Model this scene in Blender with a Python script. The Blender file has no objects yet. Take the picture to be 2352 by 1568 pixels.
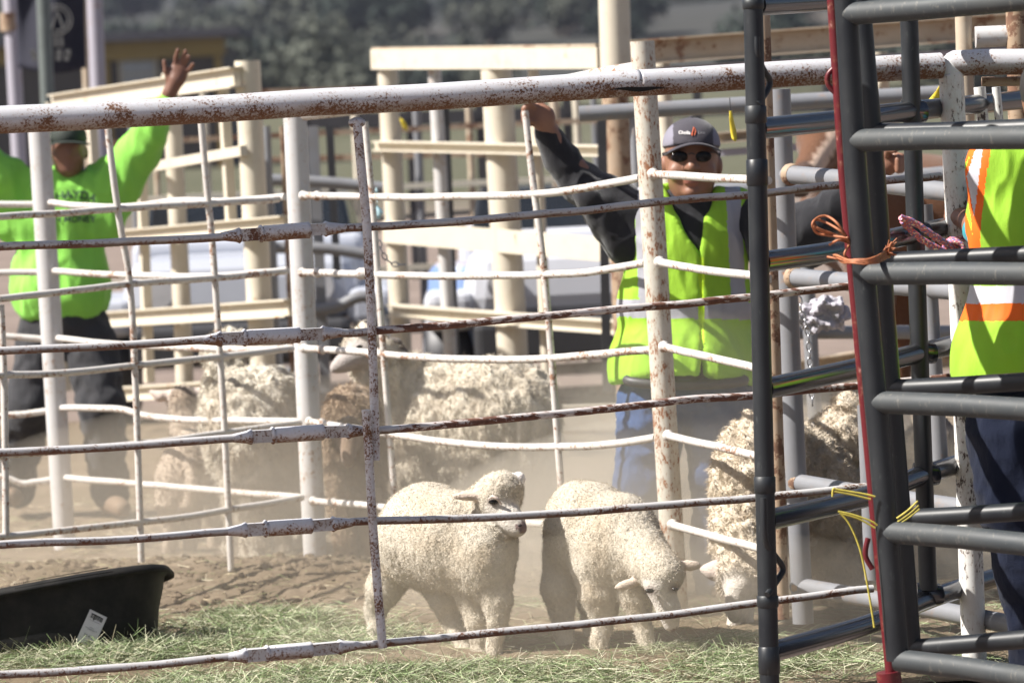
import bpy, math, random
import numpy as np
from mathutils import Vector, Matrix, noise
R = math.radians
sc = bpy.context.scene
COL = sc.collection
random.seed(7); RNG = np.random.default_rng(7)

# ---------------------------------------------------------------- camera
CAMZ = 1.75; PITCH = 3.66; ROLL = 2.8
W, H, F = 2352.0, 1568.0, 8820.0
cd = bpy.data.cameras.new("camera"); cam = bpy.data.objects.new("camera", cd); COL.objects.link(cam)
cd.lens = 135; cd.sensor_width = 36; cd.clip_start = 0.5; cd.clip_end = 6000
CM = Matrix.Rotation(R(90 - PITCH), 4, 'X') @ Matrix.Rotation(R(-ROLL), 4, 'Z')
cam.matrix_world = Matrix.Translation((0, 0, CAMZ)) @ CM
cd.dof.use_dof = True; cd.dof.focus_distance = 11.0; cd.dof.aperture_fstop = 4.5
sc.camera = cam

# ---------------------------------------------------------------- light
SUN_EL = 48.0
az = R(78)                     # from "behind the camera" towards the left and round to the back
sd = Vector((-math.sin(az) * math.cos(R(SUN_EL)), -math.cos(az) * math.cos(R(SUN_EL)), math.sin(R(SUN_EL))))
world = bpy.data.worlds.new("World"); sc.world = world; world.use_nodes = True
wn = world.node_tree; wn.nodes.clear()
st = wn.nodes.new('ShaderNodeTexSky'); st.sky_type = 'NISHITA'; st.sun_disc = False
st.sun_elevation = R(SUN_EL); st.sun_rotation = math.atan2(sd.x, sd.y); st.dust_density = 2.5; st.air_density = 1.0
bg = wn.nodes.new('ShaderNodeBackground'); bg.inputs['Strength'].default_value = 0.05
wo = wn.nodes.new('ShaderNodeOutputWorld')
wn.links.new(st.outputs[0], bg.inputs[0]); wn.links.new(bg.outputs[0], wo.inputs[0])
sl = bpy.data.lights.new("sun", 'SUN'); sl.energy = 5.0; sl.angle = R(0.55); sl.color = (1.0, 0.955, 0.885)
so = bpy.data.objects.new("sun", sl); COL.objects.link(so); so.rotation_euler = sd.to_track_quat('Z', 'Y').to_euler()
so.location = (-8, 8, 12)
vs = sc.view_settings; sc.display_settings.display_device = 'sRGB'
vs.view_transform = 'Standard'; vs.look = 'None'; vs.exposure = 0.95; vs.gamma = 1; vs.use_curve_mapping = False
sc.cycles.max_bounces = 6; sc.cycles.diffuse_bounces = 3; sc.cycles.glossy_bounces = 3
sc.cycles.transmission_bounces = 4; sc.cycles.volume_bounces = 1; sc.cycles.transparent_max_bounces = 8
sc.cycles.use_denoising = True; sc.cycles.caustics_reflective = False; sc.cycles.caustics_refractive = False

# ---------------------------------------------------------------- geometry helpers
M3 = CM.to_3x3()
C0 = Vector((0, 0, CAMZ))
def ray(x, y):
    return M3 @ Vector((x - W / 2, H / 2 - y, -F))
def at(x, y, d):
    r = ray(x, y); return C0 + r * (d / r.y)
M3i = np.array(M3.inverted())
def proj(P):                     # world points (n,3) -> photo coordinates
    q = (np.asarray(P, float) - np.array(C0)) @ M3i.T
    return W / 2 + q[..., 0] / -q[..., 2] * F, H / 2 - q[..., 1] / -q[..., 2] * F
def gnd(x, y, z=0.0):
    r = ray(x, y); return C0 + r * ((z - CAMZ) / r.z)
def plane(x1, d1, x2, d2):
    a = at(x1, 700, d1); b = at(x2, 700, d2)
    n = Vector((b.y - a.y, -(b.x - a.x), 0)).normalized()
    return (a, n)
def on(x, y, pl):
    r = ray(x, y); t = (pl[0] - C0).dot(pl[1]) / r.dot(pl[1]); return C0 + r * t

LOC = {}
def link(o, parent=None):
    COL.objects.link(o)
    if parent is not None: o.parent = parent
    return o
def tag(o, label=None, cat=None, group=None, kind=None):
    if label: o['label'] = label
    if cat: o['category'] = cat
    if group: o['group'] = group
    if kind: o['kind'] = kind
    return o
def thing(name, label, cat, loc, group=None):
    o = bpy.data.objects.new(name, None); link(o); o.empty_display_size = 0.1
    o.location = loc; LOC[o.name] = Vector(loc)
    return tag(o, label, cat, group)
def wloc(o):
    return LOC.get(o.name, Vector((0, 0, 0)))
def mesh_obj(name, V, Fc, mats, parent=None, origin=None, smooth=True, fm=None, cols=None):
    """V world coordinates. Child meshes share the origin of their thing."""
    org = wloc(parent) if parent is not None else Vector(origin or (0, 0, 0))
    V = np.asarray(V, np.float32).reshape(-1, 3) - np.array(org, np.float32)
    me = bpy.data.meshes.new(name)
    if isinstance(Fc, np.ndarray) and Fc.ndim == 2:
        n, k = Fc.shape
        me.vertices.add(len(V)); me.vertices.foreach_set('co', V.ravel())
        me.loops.add(n * k); me.loops.foreach_set('vertex_index', Fc.ravel().astype(np.int32))
        me.polygons.add(n); me.polygons.foreach_set('loop_start', np.arange(0, n * k, k, dtype=np.int32))
        me.update(calc_edges=True)
    else:
        me.from_pydata(V.tolist(), [], Fc)
    me.validate()
    if not isinstance(mats, (list, tuple)): mats = [mats]
    for m in mats: me.materials.append(m)
    np_ = len(me.polygons)
    me.polygons.foreach_set('use_smooth', np.full(np_, bool(smooth)))
    if fm is not None and len(fm) == np_: me.polygons.foreach_set('material_index', np.asarray(fm, np.int32))
    if cols is not None and len(cols) == len(me.vertices):
        ca = me.color_attributes.new('tint', 'FLOAT_COLOR', 'POINT')
        c4 = np.ones((len(cols), 4), np.float32); c4[:, :3] = cols; ca.data.foreach_set('color', c4.ravel())
    o = bpy.data.objects.new(name, me); link(o, parent)
    if parent is None: o.location = org
    LOC[o.name] = Vector(org)
    if parent is not None and parent.type == 'MESH': o.location = (0, 0, 0)
    return o

class MB:
    def __init__(s): s.V = []; s.F = []; s.n = 0; s.flat = False
    def add(s, V, Fc):
        s.V.extend([tuple(v) for v in V]); s.F.extend([tuple(i + s.n for i in f) for f in Fc]); s.n = len(s.V); return s
    def tube(s, pts, r, seg=12, caps=True, sq=None):
        pts = [Vector(p) for p in pts]; n = len(pts)
        rs = r if isinstance(r, (list, tuple)) else [r] * n
        T = []
        for i in range(n):
            a = pts[max(i - 1, 0)]; b = pts[min(i + 1, n - 1)]; t = (b - a)
            T.append(t.normalized() if t.length > 1e-9 else Vector((0, 0, 1)))
        up = Vector((0, 0, 1)) if abs(T[0].z) < 0.9 else Vector((0, 1, 0))
        u = (up - T[0] * up.dot(T[0])).normalized()
        V = []; Fc = []
        for i in range(n):
            u = (u - T[i] * u.dot(T[i])).normalized(); w = T[i].cross(u)
            for k in range(seg):
                a = 2 * math.pi * (k + (0.5 if sq else 0)) / seg
                V.append(pts[i] + (u * math.cos(a) + w * math.sin(a)) * rs[i])
        for i in range(n - 1):
            for k in range(seg):
                a = i * seg + k; b = i * seg + (k + 1) % seg
                Fc.append((a, b, b + seg, a + seg))
        if caps:
            for i0 in (0, (n - 1) * seg):
                base = len(V); q = [V[i0 + k] for k in range(seg)]; V.extend(q)
                f = tuple(base + k for k in range(seg)); Fc.append(f if i0 else f[::-1])
        return s.add(V, Fc)
    def box(s, c, sx, sy, sz, ax=None):
        c = Vector(c); X, Y, Z = ax if ax else (Vector((1, 0, 0)), Vector((0, 1, 0)), Vector((0, 0, 1)))
        V = [c + X * (i * sx / 2) + Y * (j * sy / 2) + Z * (k * sz / 2) for i in (-1, 1) for j in (-1, 1) for k in (-1, 1)]
        base = len(V)
        fs = [(0, 1, 3, 2), (4, 6, 7, 5), (0, 4, 5, 1), (2, 3, 7, 6), (0, 2, 6, 4), (1, 5, 7, 3)]
        VV = []; FF = []
        for f in fs:
            FF.append(tuple(range(len(VV), len(VV) + 4))); VV.extend(V[i] for i in f)
        return s.add(VV, FF)
    def ball(s, c, r, seg=12, rings=8, sc3=(1, 1, 1)):
        c = Vector(c); V = []; Fc = []
        for i in range(rings + 1):
            th = math.pi * i / rings
            for k in range(seg):
                a = 2 * math.pi * k / seg
                V.append(c + Vector((math.sin(th) * math.cos(a) * r * sc3[0], math.sin(th) * math.sin(a) * r * sc3[1], math.cos(th) * r * sc3[2])))
        for i in range(rings):
            for k in range(seg):
                a = i * seg + k; b = i * seg + (k + 1) % seg
                Fc.append((a, a + seg, b + seg, b))
        return s.add(V, Fc)
    def build(s, name, mat, parent=None, origin=None, smooth=True, **kw):
        o = mesh_obj(name, s.V, s.F, mat, parent, origin, smooth, **kw)
        return o

def beam(mb, a, b, hgt, dep):
    """box-section beam from a to b, hgt high, dep thick"""
    a = Vector(a); b = Vector(b); X = (b - a).normalized(); Y = Vector((0, 0, 1)).cross(X).normalized(); Z = X.cross(Y)
    return mb.box((a + b) / 2, (b - a).length, dep, hgt, (X, Y, Z))
def wob(pts, amp, n=8, seed=0):
    """subdivide a polyline smoothly (Catmull-Rom) and give it slight irregularity"""
    P = [Vector(p) for p in pts]; out = []
    for i in range(len(P) - 1):
        p0 = P[max(i - 1, 0)]; p1 = P[i]; p2 = P[i + 1]; p3 = P[min(i + 2, len(P) - 1)]
        for k in range(n):
            t = k / n
            q = 0.5 * ((2 * p1) + (p2 - p0) * t + (2 * p0 - 5 * p1 + 4 * p2 - p3) * t * t + (3 * p1 - p0 - 3 * p2 + p3) * t ** 3)
            w = noise.noise(Vector((seed * 7.3 + i + t, seed, 0)) * 1.7) * amp
            q.z += w; out.append(q)
    out.append(P[-1]); return out

# ---------------------------------------------------------------- materials
def newmat(name):
    m = bpy.data.materials.new(name); m.use_nodes = True
    nt = m.node_tree; b = nt.nodes['Principled BSDF']; return m, nt, b
def N(nt, t, **kw):
    n = nt.nodes.new(t)
    for k, v in kw.items(): setattr(n, k, v)
    return n
def ramp(nt, src, stops, interp='LINEAR'):
    r = N(nt, 'ShaderNodeValToRGB'); r.color_ramp.interpolation = interp
    e = r.color_ramp.elements
    while len(e) < len(stops): e.new(0.5)
    for el, (p, c) in zip(e, stops):
        el.position = p; el.color = (c, c, c, 1) if isinstance(c, (int, float)) else (*c, 1)
    nt.links.new(src, r.inputs[0]); return r
def nz(nt, scale, detail=4, rough=0.55, coord='Object', stretch=None, typ='noise'):
    tc = N(nt, 'ShaderNodeTexCoord'); out = tc.outputs[coord]
    if stretch:
        mp = N(nt, 'ShaderNodeMapping'); mp.inputs['Scale'].default_value = stretch
        nt.links.new(out, mp.inputs[0]); out = mp.outputs[0]
    if typ == 'noise':
        n = N(nt, 'ShaderNodeTexNoise'); n.inputs['Scale'].default_value = scale
        n.inputs['Detail'].default_value = detail; n.inputs['Roughness'].default_value = rough
        nt.links.new(out, n.inputs['Vector']); return n.outputs['Fac']
    n = N(nt, 'ShaderNodeTexVoronoi'); n.inputs['Scale'].default_value = scale
    nt.links.new(out, n.inputs['Vector']); return n.outputs['Distance']
def mix(nt, fac, a, b, mode='MIX'):
    m = N(nt, 'ShaderNodeMix', data_type='RGBA', blend_type=mode)
    for sock, v in ((m.inputs[0], fac), (m.inputs[6], a), (m.inputs[7], b)):
        if hasattr(v, 'is_linked') or hasattr(v, 'links'): nt.links.new(v, sock)
        elif isinstance(v, (int, float)): sock.default_value = v
        else: sock.default_value = (*v, 1)
    return m.outputs[2]
def mth(nt, op, a, b=0.0):
    m = N(nt, 'ShaderNodeMath', operation=op)
    for i, v in enumerate((a, b)):
        if hasattr(v, 'links'): nt.links.new(v, m.inputs[i])
        else: m.inputs[i].default_value = v
    return m.outputs[0]
def bump(nt, b, h, strength=0.3, dist=0.01):
    bp = N(nt, 'ShaderNodeBump'); bp.inputs['Strength'].default_value = strength; bp.inputs['Distance'].default_value = dist
    nt.links.new(h, bp.inputs['Height']); nt.links.new(bp.outputs[0], b.inputs['Normal'])
def rusty(name, base, rust=(0.22, 0.075, 0.03), amt=0.5, scale=55, under=0.12, rough=0.45, dirt=0.12, streak=None, metal=0.0, spec=0.5, belly=0.0, bcol=(0.17, 0.105, 0.06), bth=0.30):
    """old paint with rust freckles, larger worn patches and a grimy film"""
    m, nt, b = newmat(name)
    n1 = nz(nt, scale, 8, 0.72, stretch=streak); n2 = nz(nt, scale * 0.09, 4, 0.6)
    s = mth(nt, 'ADD', n1, mth(nt, 'MULTIPLY', mth(nt, 'SUBTRACT', n2, 0.5), 0.55))
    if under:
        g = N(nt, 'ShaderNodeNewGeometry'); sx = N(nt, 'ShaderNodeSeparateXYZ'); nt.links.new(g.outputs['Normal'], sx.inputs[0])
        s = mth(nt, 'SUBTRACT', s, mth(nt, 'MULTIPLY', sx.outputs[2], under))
    th = 0.74 - amt * 0.28
    mask = ramp(nt, s, [(th, 0.0), (min(th + 0.035, 0.99), 1.0)])
    halo = ramp(nt, s, [(th - 0.11, 0.0), (th + 0.02, 1.0)])
    n3 = nz(nt, scale * 2.2, 3, 0.6)
    rc = mix(nt, ramp(nt, n3, [(0.35, 0.0), (0.65, 1.0)]).outputs[0], rust, tuple(min(1, c * 1.7) for c in rust))
    film = mix(nt, mth(nt, 'MULTIPLY', nz(nt, 9, 6, 0.65), dirt * 2), base, tuple(c * f for c, f in zip(base, (0.62, 0.52, 0.40))))
    warm = mix(nt, mth(nt, 'MULTIPLY', halo.outputs[0], 0.28), film, (0.34, 0.20, 0.10))
    if belly:                                   # rust-brown staining plus painted-in shade along the underside of the pipe
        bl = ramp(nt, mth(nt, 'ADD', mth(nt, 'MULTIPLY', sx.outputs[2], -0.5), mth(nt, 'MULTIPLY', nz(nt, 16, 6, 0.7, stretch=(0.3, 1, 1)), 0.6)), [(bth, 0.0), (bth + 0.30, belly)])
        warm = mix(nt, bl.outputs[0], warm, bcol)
    nt.links.new(mix(nt, mask.outputs[0], warm, rc), b.inputs['Base Color'])
    rr = mth(nt, 'ADD', mth(nt, 'MULTIPLY', mask.outputs[0], 0.4), rough); nt.links.new(rr, b.inputs['Roughness'])
    b.inputs['Metallic'].default_value = metal; b.inputs['Specular IOR Level'].default_value = spec
    bump(nt, b, mth(nt, 'SUBTRACT', mth(nt, 'MULTIPLY', nz(nt, scale * 1.3, 5), 0.5), mask.outputs[0]), 0.35, 0.0015)
    return m
def plain(name, c, rough=0.6, var=0.12, scale=12, metal=0.0, spec=0.5, bmp=0.15, bd=0.002, sheen=0.0, bscale=None, c2=None):
    m, nt, b = newmat(name)
    n = nz(nt, scale, 6, 0.6)
    lo = tuple(x * (1 - var) for x in c) if c2 is None else c2; hi = tuple(min(1, x * (1 + var)) for x in c)
    r = ramp(nt, n, [(0.3, lo), (0.7, hi)]); nt.links.new(r.outputs[0], b.inputs['Base Color'])
    b.inputs['Roughness'].default_value = rough; b.inputs['Metallic'].default_value = metal
    b.inputs['Specular IOR Level'].default_value = spec; b.inputs['Sheen Weight'].default_value = sheen
    if bmp: bump(nt, b, nz(nt, bscale or scale * 6, 5), bmp, bd)
    return m
def tinted(name, rough=0.8, sheen=0.0, bscale=120, bmp=0.4, bd=0.003, mul=1.0, var=0.15, spec=0.2, trans=0.0, typ='noise'):
    """colour from the mesh's own 'tint' attribute (hair, skin, hay), varied by fine noise"""
    m, nt, b = newmat(name)
    a = N(nt, 'ShaderNodeAttribute', attribute_name='tint')
    f = ramp(nt, nz(nt, bscale * 0.5, 5, 0.65), [(0.25, (1 - var) * mul), (0.75, (1 + var) * mul)])
    nt.links.new(mix(nt, 1.0, a.outputs['Color'], f.outputs[0], 'MULTIPLY'), b.inputs['Base Color'])
    b.inputs['Roughness'].default_value = rough; b.inputs['Sheen Weight'].default_value = sheen
    b.inputs['Specular IOR Level'].default_value = spec
    if bmp: bump(nt, b, nz(nt, bscale, 4, typ=typ), bmp, bd)
    return m

MT = {}
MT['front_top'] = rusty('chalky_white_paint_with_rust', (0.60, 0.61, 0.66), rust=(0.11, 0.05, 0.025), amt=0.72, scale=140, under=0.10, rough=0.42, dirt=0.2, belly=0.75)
MT['front'] = rusty('white_rod_paint_with_rust_and_shade', (0.56, 0.57, 0.60), rust=(0.095, 0.042, 0.025), amt=0.72, scale=130, under=0.10, rough=0.45, dirt=0.3, belly=0.97, bcol=(0.11, 0.068, 0.045), bth=0.26)  # belly puts underside shade as well as rust into the rod colour
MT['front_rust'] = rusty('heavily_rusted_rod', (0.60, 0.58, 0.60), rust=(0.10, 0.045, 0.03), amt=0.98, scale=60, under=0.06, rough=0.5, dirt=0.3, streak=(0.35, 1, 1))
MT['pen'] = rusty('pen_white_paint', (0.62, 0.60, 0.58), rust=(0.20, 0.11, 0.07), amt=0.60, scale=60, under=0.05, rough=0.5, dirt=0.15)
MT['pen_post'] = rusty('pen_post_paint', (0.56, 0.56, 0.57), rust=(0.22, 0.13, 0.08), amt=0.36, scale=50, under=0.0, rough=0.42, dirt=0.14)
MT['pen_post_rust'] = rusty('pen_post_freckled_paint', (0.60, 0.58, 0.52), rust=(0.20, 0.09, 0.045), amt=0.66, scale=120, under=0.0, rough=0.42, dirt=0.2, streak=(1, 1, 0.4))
MT['cream'] = rusty('cream_paint', (0.66, 0.61, 0.51), rust=(0.33, 0.19, 0.10), amt=0.26, scale=14, under=-0.02, rough=0.5, dirt=0.18)
MT['cream_dirty'] = rusty('cream_paint_grimy', (0.55, 0.48, 0.39), rust=(0.20, 0.12, 0.08), amt=0.55, scale=10, under=0.0, rough=0.6, dirt=0.4)
MT['rail_lav'] = rusty('bluish_grey_rail_paint', (0.40, 0.39, 0.46), rust=(0.25, 0.15, 0.10), amt=0.3, scale=10, under=0.0, rough=0.5)
MT['grey_pipe'] = rusty('grey_pipe_paint', (0.24, 0.255, 0.29), rust=(0.26, 0.12, 0.07), amt=0.22, scale=22, under=0.0, rough=0.38, dirt=0.35)
MT['dark_panel'] = rusty('dark_slate_panel_paint', (0.018, 0.022, 0.026), rust=(0.16, 0.15, 0.15), amt=0.12, scale=30, under=0.0, rough=0.34, dirt=0.1, spec=0.6)
MT['grey_panel'] = rusty('dusty_slate_panel_paint', (0.090, 0.097, 0.105), rust=(0.26, 0.24, 0.22), amt=0.2, scale=24, under=-0.03, rough=0.48, dirt=0.2, spec=0.4)
MT['gloss_rail'] = rusty('glossy_black_rail', (0.15, 0.155, 0.175), rust=(0.2, 0.18, 0.15), amt=0.02, scale=20, under=0.0, rough=0.10, dirt=0.05, metal=0.9)
MT['red'] = rusty('red_panel_paint', (0.12, 0.010, 0.016), rust=(0.24, 0.09, 0.09), amt=0.3, scale=40, under=0.0, rough=0.35, dirt=0.1)
MT['brown_rust'] = rusty('bare_rusted_steel', (0.42, 0.33, 0.25), rust=(0.13, 0.07, 0.045), amt=0.85, scale=12, under=0.0, rough=0.7, dirt=0.4)
MT['white_near'] = rusty('chalk_white_post_paint', (0.74, 0.75, 0.74), rust=(0.07, 0.05, 0.045), amt=0.60, scale=70, under=0.05, rough=0.42, dirt=0.12, streak=(1, 1, 0.5))
def scuffed(name, c, hi, rough, metal=0.0, th=0.66):
    m, nt, b = newmat(name); n1 = nz(nt, 70, 8, 0.75, stretch=(1, 1, 0.3)); n2 = nz(nt, 5, 5, 0.6)
    f = ramp(nt, n1, [(th, 0.0), (th + .06, 0.7)]); d = ramp(nt, n2, [(0.35, 0.0), (0.75, 0.30)])
    nt.links.new(mix(nt, f.outputs[0], mix(nt, d.outputs[0], c, hi), hi), b.inputs['Base Color']); b.inputs['Metallic'].default_value = metal
    nt.links.new(mth(nt, 'ADD', mth(nt, 'MULTIPLY', d.outputs[0], 0.5), rough), b.inputs['Roughness']); bump(nt, b, n1, 0.12, 0.001); return m
MT['dark_panel'] = scuffed('dark_slate_panel_paint', (0.009, 0.011, 0.015), (0.055, 0.060, 0.060), 0.38, th=0.60)
MT['grey_panel'] = scuffed('dusty_slate_panel_paint', (0.034, 0.041, 0.047), (0.13, 0.125, 0.11), 0.58, th=0.57)
MT['gloss_rail'] = scuffed('glossy_black_rail', (0.11, 0.115, 0.13), (0.16, 0.15, 0.14), 0.15, metal=0.85, th=0.7)
MT['steel_dark'] = plain('dark_steel', (0.05, 0.05, 0.055), 0.5, metal=0.3)
MT['chain'] = plain('galvanised_chain', (0.42, 0.42, 0.44), 0.35, metal=0.85)
# ================================================================ ground, hills
def gh(x, y):
    """height of the pen ground: trampled dirt with a raised berm of clods behind the trough"""
    h = 0.012 * noise.noise(Vector((x * 1.3, y * 1.3, 0)))
    b = math.exp(-((y - 14.15 - 0.1 * math.sin(x * 2)) / 0.42) ** 2) * (1 / (1 + math.exp((x + 0.45) * 4.5)))
    h += 0.09 * b
    b2 = math.exp(-((y - 13.75) / 0.3) ** 2) * math.exp(-((x + 0.55) / 0.5) ** 2)
    h += 0.03 * b2
    return h, b + 0.6 * b2
def clod(x, y, amp):
    v = Vector((x, y, 0))
    a = noise.fractal(v * 15, 0.8, 2.1, 5) * (0.007 + 0.011 * amp)
    d, _ = noise.voronoi(v * 13.0)
    return a + max(0, 0.30 - d[0]) * 0.008 * (0.25 + amp * 2.0) + noise.noise(v * 40) * 0.003
def grid_ground():
    xs = np.arange(-2.7, 2.7, 0.018); ys = np.concatenate([np.arange(11.0, 15.2, 0.018), np.arange(15.2, 22.0, 0.06)])
    V = []
    for yv in ys:
        for xv in xs:
            s = yv / 12.5; X = xv * s if yv > 12.5 else xv
            h, am = gh(X, yv)
            e = min(1.0, (yv - 11.0) / 0.5, (22.0 - yv) / 1.0)
            V.append((X, yv, (h + clod(X, yv, am)) * e + 0.004))
    nx = len(xs); ny = len(ys)
    i = np.arange(ny - 1)[:, None] * nx + np.arange(nx - 1)[None, :]; i = i.ravel()
    Fc = np.stack([i, i + 1, i + nx + 1, i + nx], 1)
    return V, Fc
def ground_mat():
    m, nt, b = newmat('pen_dirt')
    n1 = nz(nt, 5, 8, 0.6); n2 = nz(nt, 60, 6, 0.65); n3 = nz(nt, 1.1, 4)
    c = ramp(nt, n1, [(0.25, (0.070, 0.056, 0.038)), (0.5, (0.145, 0.11, 0.078)), (0.8, (0.26, 0.21, 0.155))])
    c2 = mix(nt, ramp(nt, n2, [(0.3, 0.0), (0.8, 0.75)]).outputs[0], c.outputs[0], (0.26, 0.20, 0.14))
    c3 = mix(nt, ramp(nt, n3, [(0.45, 0.0), (0.75, 0.35)]).outputs[0], c2, (0.13, 0.11, 0.055))
    nt.links.new(c3, b.inputs['Base Color']); b.inputs['Roughness'].default_value = 0.95; b.inputs['Specular IOR Level'].default_value = 0.1
    bump(nt, b, nz(nt, 90, 8, 0.7), 0.7, 0.008); return m
MT['dirt'] = ground_mat()
V, Fc = grid_ground()
tag(mesh_obj('ground', V, Fc, MT['dirt'], None, (0, 0, 0)), kind='structure')

def far_mat():
    """range land: pinkish gravel near, olive grass further, dry hillside with bare patches beyond"""
    m, nt, b = newmat('range_land')
    g = N(nt, 'ShaderNodeNewGeometry'); s = N(nt, 'ShaderNodeSeparateXYZ'); nt.links.new(g.outputs['Position'], s.inputs[0])
    y = mth(nt, 'ADD', s.outputs[1], mth(nt, 'MULTIPLY', mth(nt, 'SUBTRACT', nz(nt, 0.08, 4), 0.5), 30))
    grav = ramp(nt, nz(nt, 0.9, 8, 0.7), [(0.3, (0.17, 0.135, 0.115)), (0.7, (0.25, 0.20, 0.175))]).outputs[0]
    grass = ramp(nt, nz(nt, 0.5, 8, 0.7), [(0.3, (0.075, 0.078, 0.050)), (0.7, (0.125, 0.122, 0.085))]).outputs[0]
    hill = ramp(nt, nz(nt, 0.013, 6, 0.6), [(0.40, (0.034, 0.038, 0.036)), (0.56, (0.058, 0.058, 0.054)), (0.64, (0.14, 0.11, 0.09)), (0.78, (0.18, 0.14, 0.115))]).outputs[0]
    f1 = ramp(nt, mth(nt, 'MULTIPLY', y, 1 / 200), [(0.27, 0.0), (0.35, 1.0)]).outputs[0]
    f2 = ramp(nt, mth(nt, 'MULTIPLY', y, 1 / 400), [(0.40, 0.0), (0.5, 1.0)]).outputs[0]
    nt.links.new(mix(nt, f2, mix(nt, f1, grav, grass), hill), b.inputs['Base Color'])
    b.inputs['Roughness'].default_value = 1.0; b.inputs['Specular IOR Level'].default_value = 0.05; return m
MT['range'] = far_mat()
def hz(x, y):
    d = max(0.0, y - 125)
    return 0.040 * d + (noise.fractal(Vector((x, y, 3)) * 0.012, 1.0, 2.0, 4) * 4.5) * min(1, d / 120) - 0.012
V = []; ys = [-30, 5, 11.2, 21, 40, 80, 120] + [125 + i * 9 for i in range(96)]; xs = [-1 + i / 30 for i in range(61)]
for y in ys:
    for x in xs:
        X = x * (60 + y * 0.55) if y > 100 else x * 110
        V.append((X, y, hz(X, y)))
nx = len(xs); i = (np.arange(len(ys) - 1)[:, None] * nx + np.arange(nx - 1)[None, :]).ravel()
tag(mesh_obj('hillside', V, np.stack([i, i + 1, i + nx + 1, i + nx], 1), MT['range'], None, (0, 0, 0)), kind='structure')

# ---------------------------------------------------------------- junipers on the hillside
def juniper(seed, kind):
    rng = np.random.default_rng(seed); n = 1500
    V = []; Fc = []
    lobes = [(rng.normal(0, 0.55, 3) * (1, 1, 0.6) + (0, 0, 1.5), rng.uniform(0.7, 1.25)) for _ in range(9)]
    for i in range(n):
        c, r = lobes[rng.integers(len(lobes))]
        d = rng.normal(size=3); d /= np.linalg.norm(d); p = c + d * r * rng.uniform(0.6, 1.05)
        if p[2] < 0.25: p[2] = 0.25 + rng.uniform(0, 0.3)
        a = rng.normal(size=3); a /= np.linalg.norm(a); b2 = np.cross(a, d); b2 /= (np.linalg.norm(b2) + 1e-6)
        s = rng.uniform(0.10, 0.22); k = len(V)
        V += [p - a * s, p - b2 * s * 0.6, p + a * s, p + b2 * s * 0.6]; Fc.append((k, k + 1, k + 2, k + 3))
    return V, Fc
MT['leaf'] = plain('juniper_foliage', (0.036, 0.048, 0.040), 0.8, var=0.45, scale=1.2, bmp=0, spec=0.15)
MT['leaf2'] = plain('dry_brush_foliage', (0.075, 0.082, 0.066), 0.8, var=0.4, scale=1.2, bmp=0, spec=0.15)
MT['bark'] = plain('bark', (0.16, 0.12, 0.09), 0.9)
protos = []
for s_, mt, nm, lb in ((1, 'leaf', 'juniper_tree', 'dark round juniper growing on the hillside'), (2, 'leaf', 'juniper_tree', 'dark round juniper growing on the hillside'),
               (3, 'leaf2', 'brush_tree', 'pale olive brushy tree growing on the hillside')):
    t = thing(nm, lb, 'tree', (0, 0, 0), 'junipers on the hillside' if mt == 'leaf' else 'brushy trees on the hillside')
    V, Fc = juniper(s_, mt); mesh_obj('crown', V, Fc, MT[mt], t, smooth=False)
    mb = MB(); mb.tube([(0, 0, -0.4), (0.05, 0, 0.7), (-0.05, 0.05, 1.4)], [0.22, 0.16, 0.06], 7)
    mb.tube([(0, 0, 0.4), (0.4, 0.1, 1.2)], [0.12, 0.04], 6); mb.tube([(0, 0, 0.5), (-0.45, -0.1, 1.3)], [0.11, 0.04], 6)
    mb.build('trunk', MT['bark'], t); protos.append(t)
def put_copy(t, loc, rz, s, used):
    if t.name not in used: r = t; used.add(t.name)
    else:
        r = t.copy(); link(r)
        for ch in list(t.children):
            c = ch.copy(); COL.objects.link(c); c.parent = r
    r.location = loc; r.rotation_euler = (0, 0, rz); r.scale = (s, s, s * random.uniform(0.85, 1.1)); return r
used = set(); random.seed(11)
for k in range(280):
    y = 135 + 400 * random.random() ** 0.9
    x = random.uniform(-1, 1) * (0.145 * y + 4)
    if noise.noise(Vector((x * 0.02, y * 0.012, 5))) > 0.42: continue
    t = random.choice(protos)
    put_copy(t, (x, y, hz(x, y)), random.uniform(0, 6.3), random.uniform(0.55, 1.15) * (1 + y / 700), used)

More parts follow.
